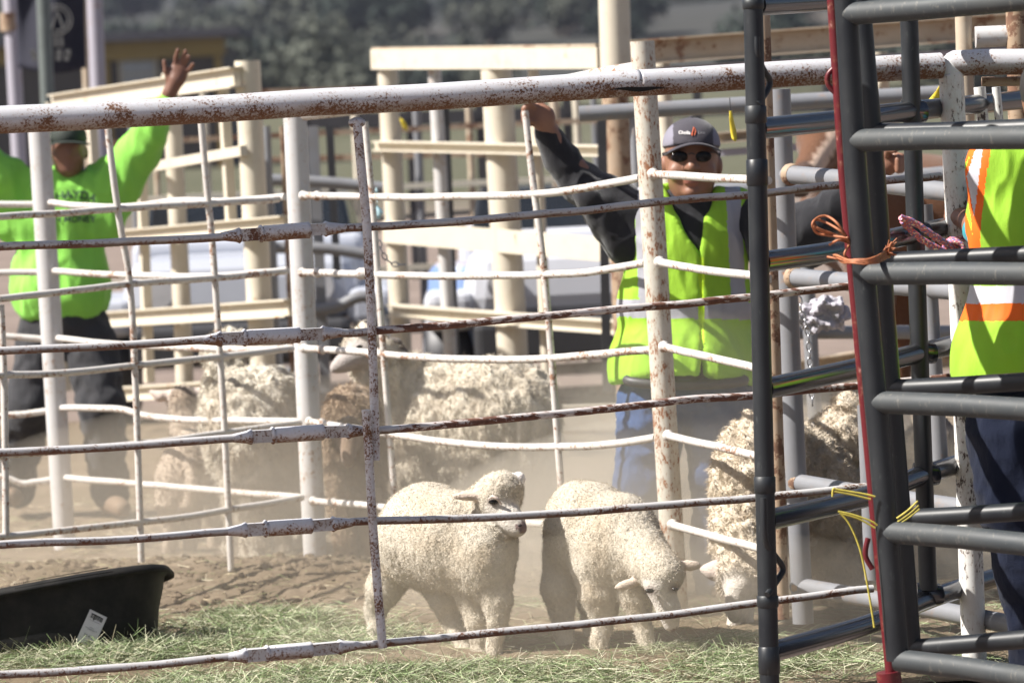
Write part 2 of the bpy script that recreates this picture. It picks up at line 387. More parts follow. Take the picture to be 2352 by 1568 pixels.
# ---------------------------------------------------------------- far building and signboard
def far_building():
    d = 118.0; S = F / d
    base = at(200, 350, d); z0 = 0.0
    t = thing('shed_building', 'dark low building with yellow fascia and one pale window beyond the left fence', 'building', (at(360, 300, d).x, d, 0))
    mw = plain('dark_brown_siding', (0.075, 0.058, 0.050), 0.8, scale=2); my = plain('ochre_trim_paint', (0.30, 0.19, 0.04), 0.6, scale=2)
    mr = plain('dark_roofing', (0.045, 0.042, 0.055), 0.7, scale=2); mg = plain('pale_window_pane', (0.30, 0.30, 0.34), 0.2, scale=2)
    xl = at(-200, 200, d).x; xr = at(515, 200, d).x; zt = at(360, 110, d).z
    xl0 = xl
    mb = MB(); mb.box(((xl + xr) / 2, d + 3, zt / 2 - 0.2), xr - xl, 6, zt + 0.4); mb.build('wall', mw, t, smooth=False)
    mb = MB(); mb.box(((xl + xr) / 2, d - 0.15, zt - 0.05), xr - xl + 0.2, 0.3, 0.55); mb.build('fascia', my, t, smooth=False)
    mb = MB(); mb.box(((xl + xr) / 2 + .1, d + 2.9, zt + 0.38), xr - xl + 1.0, 7.4, 0.28); mb.build('roof', mr, t, smooth=False)
    for px, w in ((248, .18), (505, .22)):
        mb = MB(); mb.box((at(px, 200, d).x, d - 0.1, zt / 2 - 0.2), w, 0.22, zt - 0.3); mb.build('trim_post', my, t, smooth=False)
    a = at(283, 205, d); b = at(355, 138, d)
    mb = MB(); mb.box(((a.x + b.x) / 2, d - 0.06, (a.z + b.z) / 2), b.x - a.x + .2, 0.1, b.z - a.z + .2); f = mb.build('window', MT['cream_dirty'], t, smooth=False)
    mb = MB(); mb.box(((a.x + b.x) / 2, d - 0.13, (a.z + b.z) / 2 + 0.22), b.x - a.x, 0.04, (b.z - a.z) * .45)
    mb.box(((a.x + b.x) / 2, d - 0.13, (a.z + b.z) / 2 - 0.23), b.x - a.x, 0.04, (b.z - a.z) * .45); mb.build('pane', mg, f, smooth=False)
far_building()
# ================================================================ front fence (nearest white pipe fence)
PF = plane(0, 10.35, 2150, 11.15)
def ext(pts, xl=-480, xr=2800):
    """carry a run on beyond the frame so that nothing ends in mid air"""
    pts = list(pts)
    if pts[0][0] < -20 and pts[0][0] > xl:
        (xa, ya), (xb, yb) = pts[0], pts[1]; pts.insert(0, (xl, ya + (yb - ya) / (xb - xa) * (xl - xa)))
    if pts[-1][0] > 2380:
        (xa, ya), (xb, yb) = pts[-2], pts[-1]; pts.append((xr, yb + (yb - ya) / (xb - xa) * (xr - xb)))
    return pts
def fl(pts, pl, **k):
    pts = ext(pts); return [on(x, y, pl) for x, y in pts]
t = thing('pipe_fence', 'rusty white pipe fence nearest the camera, thick top pipe over thin rods with square sleeves', 'fence', (on(1176, 800, PF).x, on(1176, 800, PF).y, 0))
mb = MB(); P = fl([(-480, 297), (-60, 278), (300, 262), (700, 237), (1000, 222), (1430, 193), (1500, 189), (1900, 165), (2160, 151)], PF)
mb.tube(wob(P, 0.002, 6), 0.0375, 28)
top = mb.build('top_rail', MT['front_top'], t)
# torn seam in the top pipe
def seam():
    V = []; Fc = []; n = 18
    a = on(1400, 207, PF); b = on(1530, 204, PF)
    for i in range(n + 1):
        u = i / n; c = a.lerp(b, u); w = math.sin(math.pi * u) ** 1.2 * 0.0075 + 0.0006
        c.z += 0.002 * math.sin(u * 9)
        fwd = Vector((0, -1, 0)) * 0.0362
        V += [c + fwd + Vector((0, 0, w)) + Vector((0, -0.0022, 0)), c + fwd + Vector((0, 0, -w * 0.6)) + Vector((0, -0.0022, 0))]
    for i in range(n): k = i * 2; Fc.append((k, k + 1, k + 3, k + 2))
    return V, Fc
V, Fc = seam(); mesh_obj('torn_seam', V, Fc, plain('seam_gap', (0.01, 0.008, 0.006), 0.9, bmp=0), top, smooth=False)
rails = [
 ([(-40, 567), (300, 556), (560, 540), (740, 526), (860, 521), (1000, 512), (1300, 488), (1500, 465), (1720, 447), (1930, 425), (2160, 404)], (552, 598, 713, 748), 0),
 ([(-40, 807), (300, 793), (510, 778), (740, 766), (860, 760), (1200, 731), (1500, 704), (1720, 683), (1950, 657)], (508, 560, 690, 742), 1),
 ([(-40, 1041), (300, 1024), (560, 1004), (740, 992), (860, 988), (1200, 957), (1500, 926), (1735, 906), (1975, 884), (2180, 866)], (578, 625, 745, 800), 2),
 ([(-40, 1253), (300, 1237), (570, 1216), (740, 1205), (850, 1196), (1200, 1184), (1500, 1162), (1740, 1142), (1990, 1117)], (566, 608, 718, 765), 3),
 ([(-40, 1552), (300, 1531), (570, 1504), (740, 1489), (880, 1476), (1200, 1446), (1500, 1415), (1740, 1384), (2005, 1351)], (566, 612, 718, 780), 4)]
for pts, (s0, s1, s2, s3), k in rails:
    P = wob(fl(pts, PF), 0.004, 5, k)
    # the rod, then a heavier worn part to the right
    if k in (1, 2):
        cutx = on(858, 800, PF).x; i_ = next(i for i, p in enumerate(P) if p.x > cutx)
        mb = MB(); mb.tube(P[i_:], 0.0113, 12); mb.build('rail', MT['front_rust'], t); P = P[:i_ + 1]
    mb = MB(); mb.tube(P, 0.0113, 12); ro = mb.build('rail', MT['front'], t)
    def yat(x):
        for (xa, ya), (xb, yb) in zip(pts, pts[1:]):
            if xa <= x <= xb: return ya + (yb - ya) * (x - xa) / (xb - xa)
    mb = MB(); q = lambda x: on(x, yat(x), PF)
    a, b = q(s0), q(s1 + 4); X = (b - a).normalized()
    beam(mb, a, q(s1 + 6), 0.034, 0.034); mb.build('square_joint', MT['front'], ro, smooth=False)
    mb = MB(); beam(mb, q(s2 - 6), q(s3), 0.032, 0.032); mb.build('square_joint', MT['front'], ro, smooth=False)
    mb = MB()
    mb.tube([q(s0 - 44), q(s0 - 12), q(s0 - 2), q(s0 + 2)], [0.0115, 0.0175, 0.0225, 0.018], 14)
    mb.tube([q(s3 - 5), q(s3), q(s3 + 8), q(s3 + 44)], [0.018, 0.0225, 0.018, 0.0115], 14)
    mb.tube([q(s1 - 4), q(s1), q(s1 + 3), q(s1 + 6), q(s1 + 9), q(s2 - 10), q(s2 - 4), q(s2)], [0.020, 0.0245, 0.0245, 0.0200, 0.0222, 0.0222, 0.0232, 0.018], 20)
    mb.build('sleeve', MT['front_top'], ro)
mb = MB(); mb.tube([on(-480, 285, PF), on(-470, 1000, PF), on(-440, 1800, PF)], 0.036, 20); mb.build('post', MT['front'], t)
off = Vector((0, -0.020, 0)); mb = MB()
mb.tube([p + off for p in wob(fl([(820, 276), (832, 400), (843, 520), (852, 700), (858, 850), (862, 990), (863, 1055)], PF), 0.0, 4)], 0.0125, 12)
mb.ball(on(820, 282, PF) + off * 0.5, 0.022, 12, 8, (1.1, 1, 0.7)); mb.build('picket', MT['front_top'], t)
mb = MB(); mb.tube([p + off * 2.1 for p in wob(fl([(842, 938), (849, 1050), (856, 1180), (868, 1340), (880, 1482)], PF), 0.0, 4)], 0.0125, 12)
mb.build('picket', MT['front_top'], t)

# ================================================================ pen behind: four runs of sagging rods between round posts
PB, PA_, PC = (703, 14.2), (115, 15.5), (1508, 12.6)
plA = plane(PA_[0], PA_[1], 690, 14.25); plB = plane(0, 13.2, 690, 14.15)
plC = plane(710, 14.1, 1500, 12.65); plD = plane(1515, 12.55, 1765, 11.75)
def post(t, x0, y0, x1, y1, d, r, mat, name='post', seg=22, cap=True, off=(0, 0, 0)):
    a = at(x0, y0, d); b = at(x1, y1, d)
    mb = MB(); mb.tube([a, a.lerp(b, .5), b], r, seg); return mb.build(name, mat, t)
def knob(mb, p, r=0.02): mb.ball(p, r, 10, 7, (1, 1, 1.1))

t = thing('pipe_fence', 'white rod fence ending at the post in front of the man in the green shirt', 'fence', (at(115, 1230, 15.4).x, 15.4, 0), 'sagging rod fences of the pen')
post(t, 88, 270, 152, 1300, 15.5, 0.044, MT['pen_post'])
for k, pts in enumerate([[(105, 465), (180, 472), (290, 476), (400, 462), (530, 462), (655, 452)],
            [(118, 622), (300, 632), (480, 636), (600, 627), (660, 621)],
            [(130, 776), (200, 785), (320, 794), (470, 800), (600, 802), (675, 798)],
            [(140, 937), (260, 938), (340, 955), (430, 964), (560, 966), (690, 968)],
            [(145, 1096), (260, 1106), (400, 1118), (560, 1132), (695, 1142)]]):
    mb = MB(); mb.tube(wob(fl(pts, plA), 0.003, 5, k), 0.0135, 10); mb.build('rail', MT['pen'], t)
for k, pts in enumerate([[(-60, 466), (0, 470), (105, 468)], [(-60, 630), (0, 627), (110, 626)], [(-60, 770), (0, 772), (120, 780)], [(-60, 962), (0, 955), (60, 950), (130, 940)], [(-60, 1085), (10, 1096), (50, 1110), (90, 1105), (140, 1098)]]):
    mb = MB(); mb.tube(wob([at(x, y, 15.55) for x, y in ext(pts)], 0.003, 5, k), 0.0135, 10); mb.build('rail', MT['pen'], t)

t = thing('pipe_fence', 'white rod fence with three upright pickets on the left, running behind the black trough', 'fence', (at(330, 1270, 13.7).x, 13.7, 0), 'sagging rod fences of the pen')
for k, pts in enumerate([[(-60, 500), (0, 497), (160, 488), (320, 476), (500, 466), (640, 457)],
            [(-60, 692), (0, 686), (160, 668), (320, 650), (500, 638), (655, 623)],
            [(-60, 868), (0, 862), (150, 856), (330, 838), (500, 820), (672, 800)],
            [(-60, 1052), (0, 1046), (200, 1030), (400, 1010), (560, 988), (690, 970)],
            [(-60, 1240), (0, 1233), (200, 1212), (400, 1190), (560, 1165), (695, 1142)]]):
    mb = MB(); mb.tube(wob(fl(pts, plB), 0.003, 5, k + 9), 0.0125, 10); mb.build('rail', MT['pen'], t)
for pts in ([(248, 296), (262, 420), (280, 540), (298, 650), (310, 850), (325, 1290)], [(462, 280), (474, 420), (488, 560), (500, 740), (514, 950), (531, 1310)], [(2, 700), (10, 900), (14, 1235)]):
    mb = MB(); mb.tube(wob(fl(pts, plB), 0, 4), 0.0125, 10); mb.build('picket', MT['pen'], t)

t = thing('pipe_fence', 'white rod fence between the middle post and freckled post before the vest man', 'fence', (at(1100, 1250, 13.4).x, 13.4, 0), 'sagging rod fences of the pen')
post(t, 675, 215, 727, 1345, 14.2, 0.0435, MT['pen_post'])
post(t, 1475, 95, 1556, 1440, 12.6, 0.0400, MT['pen_post_rust'])
for k, pts in enumerate([[(697, 450), (800, 451), (950, 453), (1200, 448), (1330, 434), (1470, 408)],
            [(695, 625), (800, 628), (900, 632), (1050, 634), (1200, 632), (1350, 625), (1482, 604)],
            [(700, 800), (830, 808), (1000, 823), (1200, 825), (1350, 815), (1498, 803)],
            [(712, 968), (800, 982), (950, 1005), (1100, 1022), (1250, 1027), (1400, 1020), (1506, 1004)],
            [(720, 1150), (860, 1162), (1000, 1180), (1200, 1200), (1400, 1204), (1515, 1200)]]):
    mb = MB(); P = wob(fl(pts, plC), 0.003, 5, k + 20); mb.tube(P, 0.0132, 12)
    for i in (0, 2): mb.ball(P[i], 0.019, 10, 6)
    if k in (1, 2):
        q = on(838 if k == 1 else 862, 628 if k == 1 else 812, plC); mb.tube([q - Vector((0.03, -.004, 0)), q - Vector((.02, 0, 0)), q + Vector((0.02, 0, -0.001)), q + Vector((.03, -.004, -.001))], [0.014, 0.021, 0.021, 0.014], 12)
    mb.build('rail', MT['pen'], t)
for pts in ([(838, 280), (858, 500), (880, 800), (896, 1010), (905, 1130), (914, 1290)], [(1206, 255), (1222, 400), (1245, 580), (1262, 760), (1280, 1000), (1290, 1130), (1306, 1330)]):
    mb = MB(); mb.tube(wob(fl(pts, plC), 0, 4), 0.0125, 10); mb.build('picket', MT['pen'], t)
mb = MB(); mb.tube(wob(fl([(700, 262), (1000, 228), (1250, 197), (1380, 172), (1468, 158)], plC), 0.0, 6), 0.024, 14); mb.build('top_rail', MT['pen'], t)

t = thing('pipe_fence', 'white rod fence coming forward from the freckled post towards the slate panels', 'fence', (on(1760, 1300, plD).x, on(1760, 1300, plD).y, 0), 'sagging rod fences of the pen')
post(t, 1752, 20, 1797, 1420, 11.75, 0.022, MT['brown_rust'])
for k, pts in enumerate([[(1500, 400), (1600, 406), (1720, 413), (1765, 415)], [(1515, 602), (1600, 617), (1720, 632), (1770, 640)],
            [(1525, 797), (1620, 818), (1730, 842), (1775, 852)], [(1535, 1000), (1630, 1022), (1738, 1046), (1780, 1056)], [(1545, 1205), (1640, 1232), (1745, 1258), (1785, 1268)]]):
    mb = MB(); P = wob(fl(pts, plD), 0.003, 5, k + 30); mb.tube(P, 0.0132, 12); mb.ball(P[0], 0.02, 10, 6)
    mb.build('rail', MT['pen'], t)

# ================================================================ grey pipe panel right of the pen
plG = plane(1810, 12.0, 2291, 11.1)
t = thing('stock_panel_fence', 'weathered grey pipe panel with rusty welds behind the slate panels, sheep showing behind it', 'fence', (on(1812, 1400, plG).x, 12.0, 0))
mb = MB(); mb.tube([on(1791, 205, plG), on(1814, 800, plG), on(1845, 1430, plG)], 0.0335, 18); mb.build('post', MT['grey_pipe'], t)
mb = MB(); mb.tube([on(1988, 930, plG), on(2005, 1330, plG)], 0.026, 14); mb.build('post', MT['grey_pipe'], t)
mb = MB(); mb.tube([on(2122, 470, plG), on(2160, 1090, plG)], 0.026, 14); mb.build('post', MT['grey_pipe'], t)
for pts, m in (([(1805, 400), (1930, 411), (2170, 440), (2400, 470)], 'grey_pipe'), ([(1812, 636), (1960, 648), (2200, 668), (2400, 690)], 'grey_pipe'),
            ([(1822, 1106), (1960, 1130), (2190, 1163), (2400, 1200)], 'grey_pipe'), ([(1830, 1345), (2000, 1374), (2150, 1400), (2291, 1427), (2420, 1455)], 'grey_pipe')):
    mb = MB(); P = fl(pts, plG); mb.tube(P, 0.0285, 16); ra = mb.build('rail', MT[m], t)
    mb = MB(); d = (P[1] - P[0]).normalized(); mb.tube([P[0] + d * 0.018, P[0] + d * 0.03, P[0] + d * .042], [0.034, 0.036, 0.030], 14); mb.build('weld', MT['brown_rust'], ra)

# ================================================================ slate livestock panels and the glossy alley panel
plE = plane(1745, 10.25, 2110, 11.05); plN = plane(2000, 10.0, 2352, 9.72); plN2 = plane(2040, 10.36, 2352, 10.1)
t = thing('livestock_panel', 'dark slate panel with glossy reflecting rails, its latch post left of the red post', 'fence', (on(1770, 1568, plE).x, 10.25, 0))
a0 = on(1728, -60, plE); a1 = on(1771, 1700, plE)
mb = MB(); mb.tube([a0, a0.lerp(a1, .5), a1], 0.0265, 24); po = mb.build('post', MT['dark_panel'], t)
def along(y): return on(1729.5 + (y) * 0.0245, y, plE)
for y0, y1 in ((0, 20), (245, 282), (368, 425), (1095, 1130), (1368, 1392), (1485, 1545)):
    mb = MB(); mb.tube([along(y0 - 2), along(y0), along(y1), along(y1 + 2)], [0.0265, 0.0292, 0.0292, 0.0265], 24); mb.build('collar', MT['dark_panel'], po)
hk = Vector((0, -0.03, 0))
for pts in ([(1736, 85), (1738, 128), (1752, 160), (1766, 186), (1760, 210), (1738, 240)], [(1752, 1140), (1756, 1235), (1775, 1268), (1796, 1300), (1786, 1325), (1760, 1362)]):
    mb = MB(); mb.tube(wob([on(x, y, plE) + hk for x, y in pts], 0, 5), 0.0085, 10); mb.build('latch_hook', MT['dark_panel'], po)
for pts in ([(1738, 12), (1900, 2), (2120, -18), (2400, -45)], [(1740, 296), (1910, 278), (2115, 253), (2400, 224)], [(1748, 602), (1930, 575), (2115, 534), (2400, 482)],
            [(1755, 893), (1970, 845), (2130, 806), (2400, 742)], [(1762, 1194), (1990, 1140), (2135, 1085), (2400, 1010)], [(1768, 1497), (2010, 1428), (2140, 1372), (2400, 1290)]):
    mb = MB(); mb.tube(wob(fl(pts, plE), 0, 5), 0.0290, 28); mb.build('rail', MT['gloss_rail'], t)
mb = MB(); mb.tube([on(2084, -60, plE) + Vector((0, -.012, 0)), on(2107, 700, plE) + Vector((0, -.012, 0)), on(2131, 1352, plE) + Vector((0, -.012, 0))], 0.0262, 22); mb.build('upright', MT['dark_panel'], t)
for x, y in ((2096, 255), (2104, 533), (2118, 808), (2125, 1087), (2133, 1362)):
    p = on(x, y, plE); mb = MB(); mb.tube([p - Vector((.035, 0, -.003)), p, p + Vector((0.028, -0.002, -.004)), p + Vector((.034, 0, -.004))], [0.0300, 0.0318, 0.0318, 0.030], 24); mb.build('rail_collar', MT['gloss_rail'], t)

t = thing('panel_post', 'narrow red steel post with a bent latch hook, tight against the slate panel', 'post', (on(2050, 1600, plN).x, 10.05, 0))
plR = plane(1950, 10.12, 2100, 10.12)
mb = MB(); P = fl([(1909, -50), (1916, 60), (1938, 400), (1975, 800), (2012, 1200), (2046, 1540), (2060, 1700)], plR); mb.tube(P, 0.0150, 14); rp = mb.build('post', MT['red'], t)
mb = MB(); mb.tube(wob(fl([(1928, 120), (1922, 148), (1902, 172), (1903, 196), (1926, 222), (1934, 238)], plR), 0, 5), 0.0072, 10); mb.build('latch_hook', MT['red'], t)
mb = MB(); mb.tube(wob(fl([(1994, 1235), (1988, 1262), (1990, 1282), (2004, 1306)], plR), 0, 5), 0.0075, 10); mb.build('latch_hook', MT['red'], t)
mb = MB(); mb.tube(fl([(2040, 1542), (2062, 1700)], plR), 0.033, 14); mb.build('foot', MT['red'], t)

def npanel(label, pl, postpts, rails, r, mats, rr):
    t = thing('livestock_panel', label, 'fence', (on(2070, 1568, pl).x, on(2070, 1568, pl).y, 0), 'slate panels at the right edge')
    mb = MB(); mb.tube(wob(fl(postpts, pl), 0, 4), r, 24); mb.build('post', mats[0], t)
    mb = MB(); mb.tube(wob([on(x + 755, y + (4 if y < 1400 else 60), pl) for x, y in postpts], 0, 4), r, 24); mb.build('post', mats[0], t)
    for pts in rails:
        y0 = pts[0][1]; pc = np.interp(y0, [q[1] for q in postpts], [q[0] for q in postpts]); P = fl([(pc, y0 + 1)] + pts[1:], pl); d = (P[1] - P[0]).normalized()
        mb = MB(); mb.tube(P, rr * .985, 28); ra = mb.build('rail', mats[1], t)
        mb = MB(); mb.tube([P[0] + Vector((math.cos(a) * .0, 0, 0)) + Vector((.0265 + .004 * math.cos(2 * a), -math.cos(a) * rr * .62 - .012, math.sin(a) * rr * 1.02)) for a in [i * 6.283 / 20 for i in range(21)]], .0026, 6, caps=False); mb.build('weld_bead', mats[0], ra)
        mb = MB(); mb.ball(P[0] + Vector((0.022, -rr * .55, rr * .80)), 0.006, 8, 6, (1.8, 1, 1)); mb.build('weld', mats[0], ra)
    return t
npanel('front slate livestock panel with dusty grey rails, nearest at the right edge', plN,
    [(1938, -60), (1945, 40), (1966, 400), (2000, 800), (2032, 1150), (2062, 1515)],
    [[(1940, 32), (2140, 18), (2420, -8)], [(1962, 322), (2150, 318), (2420, 316)], [(1990, 628), (2180, 627), (2420, 630)], [(2016, 922), (2200, 930), (2420, 944)], [(2042, 1220), (2200, 1233), (2420, 1256)], [(2068, 1514), (2200, 1531), (2420, 1565)]],
    0.0300, (MT['dark_panel'], MT['grey_panel']), 0.0300)
npanel('slate livestock panel in shade just behind the front one, black rails over the jeans', plN2,
    [(1972, -60), (1990, 150), (2012, 400), (2040, 800), (2068, 1150), (2094, 1490)],
    [[(1990, 22), (2150, 8), (2420, -25)], [(2005, 305), (2180, 302), (2420, 292)], [(2032, 600), (2180, 594), (2420, 582)], [(2052, 892), (2200, 886), (2420, 872)], [(2075, 1190), (2200, 1184), (2420, 1170)], [(2095, 1488), (2200, 1480), (2420, 1462)]],
    0.0265, (MT['dark_panel'], MT['dark_panel']), 0.0255)

# white near post with elbow and top pipe at the right
t = thing('gate_frame', 'chipped white pipe post with a rounded elbow and level top pipe at the right edge', 'fence', (at(2240, 1500, 11.2).x, 11.2, 0))
dW = 11.18
mb = MB(); mb.tube(wob([at(2246, 1640, dW), at(2236, 1460, dW), at(2213, 800, dW), at(2188, 240, dW), at(2184, 165, dW)], 0, 6), 0.0365, 24); mb.tube([at(2184, 168, dW), at(2183, 150, dW), at(2190, 143, dW)], [.0365, .0365, .03], 24)
mb.build('post', MT['white_near'], t)
mb = MB(); mb.tube([at(2176, 148, dW), at(2190, 146, dW), at(2260, 143, dW), at(2850, 138, dW)], [0.030, .0375, .0375, .0375], 24); mb.build('top_rail', MT['front_top'], t)
mb = MB(); mb.tube([at(2850, 150, dW), at(2900, 1560, dW)], .0365, 20); mb.build('post', MT['white_near'], t)
mb = MB(); mb.tube([at(2255, 188, dW + .05), at(2430, 186, dW + .05)], 0.014, 12); mb.build('backing_bar', MT['brown_rust'], t)
for x0, x1, r in ((2250, 2280, .018), (2288, 2310, .013)):
    mb = MB(); mb.tube([at(x0, 200, dW + .25), at(x0 + 12, 330, dW + .25), at(x0 + 24, 700, dW + .25)], r, 12); mb.build('upright', MT['white_near'], t)

t = thing('pipe_fence', 'short white pipe rail between a cream post and rusty post at upper right corner', 'fence', (at(2290, 700, 11.9).x, 11.9, 0))
dS = 11.9
mb = MB(); mb.tube([at(2212, 20, dS), at(2232, 700, dS)], 0.026, 14); mb.build('post', MT['cream_dirty'], t)
mb = MB(); mb.tube([at(2240, 86, dS - .03), at(2330, 82, dS - .03)], 0.0330, 18); mb.build('rail', MT['pen_post'], t)
mb = MB(); mb.tube([at(2335, 10, dS - .05), at(2350, 700, dS - .05)], 0.034, 18); mb.build('post', MT['brown_rust'], t)

# ================================================================ cream chute and gates further back
t = thing('loading_chute', 'cream channel iron chute with two thick round posts behind the green shirt man', 'fence', (at(500, 1100, 18.5).x, 18.5, 0))
d = 18.5; rc = lambda px: px / (F / d) / 2
mb = MB(); mb.tube([at(392, 168, 19.4), at(418, 700, 19.4), at(432, 1080, 19.4)], rc(44), 18); mb.build('post', MT['cream'], t)
mb = MB(); mb.tube([at(568, 140, d - .35), at(592, 620, d - .35), at(618, 1090, d - .35)], rc(58), 20); mb.build('post', MT['cream'], t)
def lines(t, L, d, name, mat, flange=0):
    for x0, y0, x1, y1, h in L:
        if isinstance(d, tuple): a = on(x0, y0, d); b = on(x1, y1, d); dm = (a.y + b.y) / 2
        else: a = at(x0, y0, d); b = at(x1, y1, d); dm = d
        hh = h / (F / dm)
        mb = MB(); beam(mb, a, b, hh, 0.035)
        if flange:
            up = Vector((0, 0, hh / 2)); beam(mb, a + up + Vector((0, -.03, -.004)), b + up + Vector((0, -.03, -.004)), 0.008, 0.07)
            beam(mb, a - up + Vector((0, -.03, .004)), b - up + Vector((0, -.03, .004)), 0.008, 0.07)
        mb.build(name, mat, t, smooth=False)
gp_ = plane(130, 21.0, 660, 17.6)
lines(t, [(125, 238, 545, 177, 44)], gp_, 'top_channel', MT['cream'], 1)
lines(t, [(245, 402, 560, 346, 22)], gp_, 'rail', MT['cream'])
lines(t, [(235, 548, 660, 512, 34), (245, 733, 670, 706, 38), (260, 905, 690, 880, 34)], gp_, 'channel', MT['cream'], 1)
for x0, y0, x1, y1 in ((510, 200, 530, 530), (322, 400, 340, 880), (205, 250, 215, 400), (112, 235, 150, 900)):
    mb = MB(); bk = Vector((0, .08, 0)); beam(mb, on(x0, y0, gp_) + bk, on(x1, y1, gp_) + bk, 0.045, 0.045); mb.build('upright', MT['cream'], t, smooth=False)
for y in (165, 240, 372, 900):
    pass
t = thing('steel_post', 'pale round post with a brown weld patch beside the chute, thinner than its neighbours', 'post', (at(620, 1080, 19.5).x, 19.5, 0))
mb = MB(); mb.tube([at(612, 290, 19.5), at(636, 860, 19.5), at(645, 1060, 19.5)], 0.02, 12); mb.build('post', MT['grey_pipe'], t)
mb = MB(); mb.tube([at(648, 290, 19.5), at(672, 860, 19.5)], 0.012, 12); mb.build('rod', MT['brown_rust'], t)

t = thing('cream_gate', 'tall cream gate with a broad flat top beam and thick uprights in the middle distance', 'gate', (at(1140, 1000, 18.6).x, 18.6, 0))
hp_ = plane(860, 19.6, 1430, 17.7)
lines(t, [(858, 137, 1378, 133, 47)], hp_, 'top_beam', MT['cream'])
lines(t, [(860, 112, 1374, 104, 5)], hp_, 'top_lip', MT['cream_dirty'])
lines(t, [(868, 335, 1430, 347, 24)], hp_, 'rail', MT['cream'], 1)
lines(t, [(885, 532, 1420, 575, 52)], hp_, 'broad_rail', MT['cream'])
lines(t, [(900, 712, 1440, 752, 30)], hp_, 'rail', MT['cream'], 1)
for x0, x1, w, m in ((889, 930, 50, 'cream'), (1140, 1188, 72, 'cream')):
    mb = MB(); mb.tube([on(x0, 160, hp_) + Vector((0, .1, 0)), on((x0 + x1) / 2, 560, hp_) + Vector((0, .1, 0)), on(x1, 1000, hp_) + Vector((0, .1, 0))], rc(w), 20); mb.build('post', MT[m], t)
for x0, x1, w, m in ((997, 1042, 32, 'pen_post'), (1226, 1262, 26, 'cream')):
    mb = MB(); mb.tube([on(x0, 160, hp_) + Vector((0, .1, 0)), on((x0 + x1) / 2, 560, hp_) + Vector((0, .1, 0)), on(x1, 960, hp_) + Vector((0, .1, 0))], rc(w), 16); mb.build('upright', MT[m], t)
t = thing('steel_post', 'slim dark square post standing behind the cream gate', 'post', (at(1040, 900, 19.4).x, 19.4, 0))
mb = MB(); beam(mb, at(1018, 200, 19.4), at(1050, 940, 19.4), 0.05, 0.05); mb.build('post', MT['steel_dark'], t, smooth=False)

t = thing('steel_post', 'thick white pole running out of the top of the photo, its lower half brown', 'post', (at(1440, 1000, 17.6).x, 17.6, 0))
mb = MB(); mb.tube([at(1408, -80, 17.6), at(1415, 150, 17.6), at(1419, 190, 17.6)], 0.0715, 24); mb.build('upper_pipe', MT['cream'], t)
mb = MB(); mb.tube([at(1411, 185, 17.62), at(1424, 420, 17.62), at(1452, 1000, 17.62)], 0.062, 24); mb.build('lower_pipe', MT['brown_rust'], t)

t = thing('rail_barrier', 'stacked broad grimy beams running level behind the slate panels at the upper right', 'fence', (at(1900, 900, 17.0).x, 17.0, 0))
d = 17.0
lines(t, [(1450, 122, 2900, 17, 58)], d, 'beam', MT['cream_dirty'], 1)
lines(t, [(1450, 172, 2900, 91, 30)], d, 'beam', MT['rail_lav'], 0)
lines(t, [(1450, 196, 2900, 127, 18)], d, 'beam', MT['cream_dirty'], 0)
lines(t, [(1640, 318, 2000, 283, 26)], d, 'beam', MT['cream_dirty'], 1)
lines(t, [(1640, 352, 2000, 325, 16)], d, 'beam', MT['rail_lav'], 0)
lines(t, [(1870, 575, 2330, 540, 60)], d, 'beam', MT['cream_dirty'], 1)
lines(t, [(1700, 880, 2250, 800, 70)], d, 'beam', MT['cream_dirty'], 1)
for x0, x1 in ((2020, 2070), (2215, 2250), (2860, 2890), (1520, 1560)):
    mb = MB(); mb.tube([at(x0, 120, d + .1), at(x1, 900, d + .1)], 0.035, 14); mb.build('post', MT['cream'], t)
t = thing('pipe_fence', 'long bluish grey pipe run crossing behind the cap of the man in the vest', 'fence', (at(1800, 1000, 14.6).x, 14.6, 0))
d = 14.6
mb = MB(); mb.tube([at(1330, 262, d), at(1700, 241, d), at(2170, 214, d)], 0.0300, 16); mb.build('rail', MT['grey_pipe'], t)
mb = MB(); mb.tube([at(1640, 440, d + .2), at(1930, 420, d + .2), at(2190, 398, d + .2)], 0.030, 16); mb.build('rail', MT['grey_pipe'], t)
mb = MB(); mb.tube([at(1690, 765, d + .2), at(1930, 763, d + .2), at(2190, 762, d + .2)], 0.026, 16); mb.build('rail', MT['grey_pipe'], t)
mb = MB(); mb.tube([at(1456, 265, d), at(1500, 1200, d)], 0.020, 12); mb.build('post', MT['grey_pipe'], t)
mb = MB(); mb.tube([at(1852, 600, d + .1), at(1880, 1100, d + .1)], 0.028, 12); mb.build('post', MT['grey_pipe'], t)
mb = MB(); beam(mb, at(1382, 262, d + 2.2), at(1395, 900, d + 2.2), 0.04, 0.04); mb.build('post', MT['steel_dark'], t, smooth=False)

t = thing('pipe_fence', 'grey pipe fence with a bent lower rail between the chute and cream gate', 'fence', (at(740, 1000, 20.0).x, 20.0, 0))
d = 20.0
for pts in ([(600, 412), (760, 420), (890, 433)], [(612, 568), (760, 572), (870, 590)], [(622, 704), (700, 712), (770, 705), (820, 683), (850, 685), (880, 720), (900, 770)], [(640, 855), (700, 858)]):
    mb = MB(); mb.tube(wob([at(x, y, d) for x, y in pts], 0, 5), 0.0305, 14); mb.build('rail', MT['grey_pipe'], t)
for x0, x1, w in ((608, 640, .035), (718, 748, .035)):
    mb = MB(); beam(mb, at(x0, 290, d + .1), at(x1, 900, d + .1), w * 1.6, w * 1.6); mb.build('post', MT['grey_pipe'], t, smooth=False)
mb = MB(); beam(mb, at(757, 290, d + .4), at(775, 640, d + .4), .04, .04); mb.build('post', MT['steel_dark'], t, smooth=False)

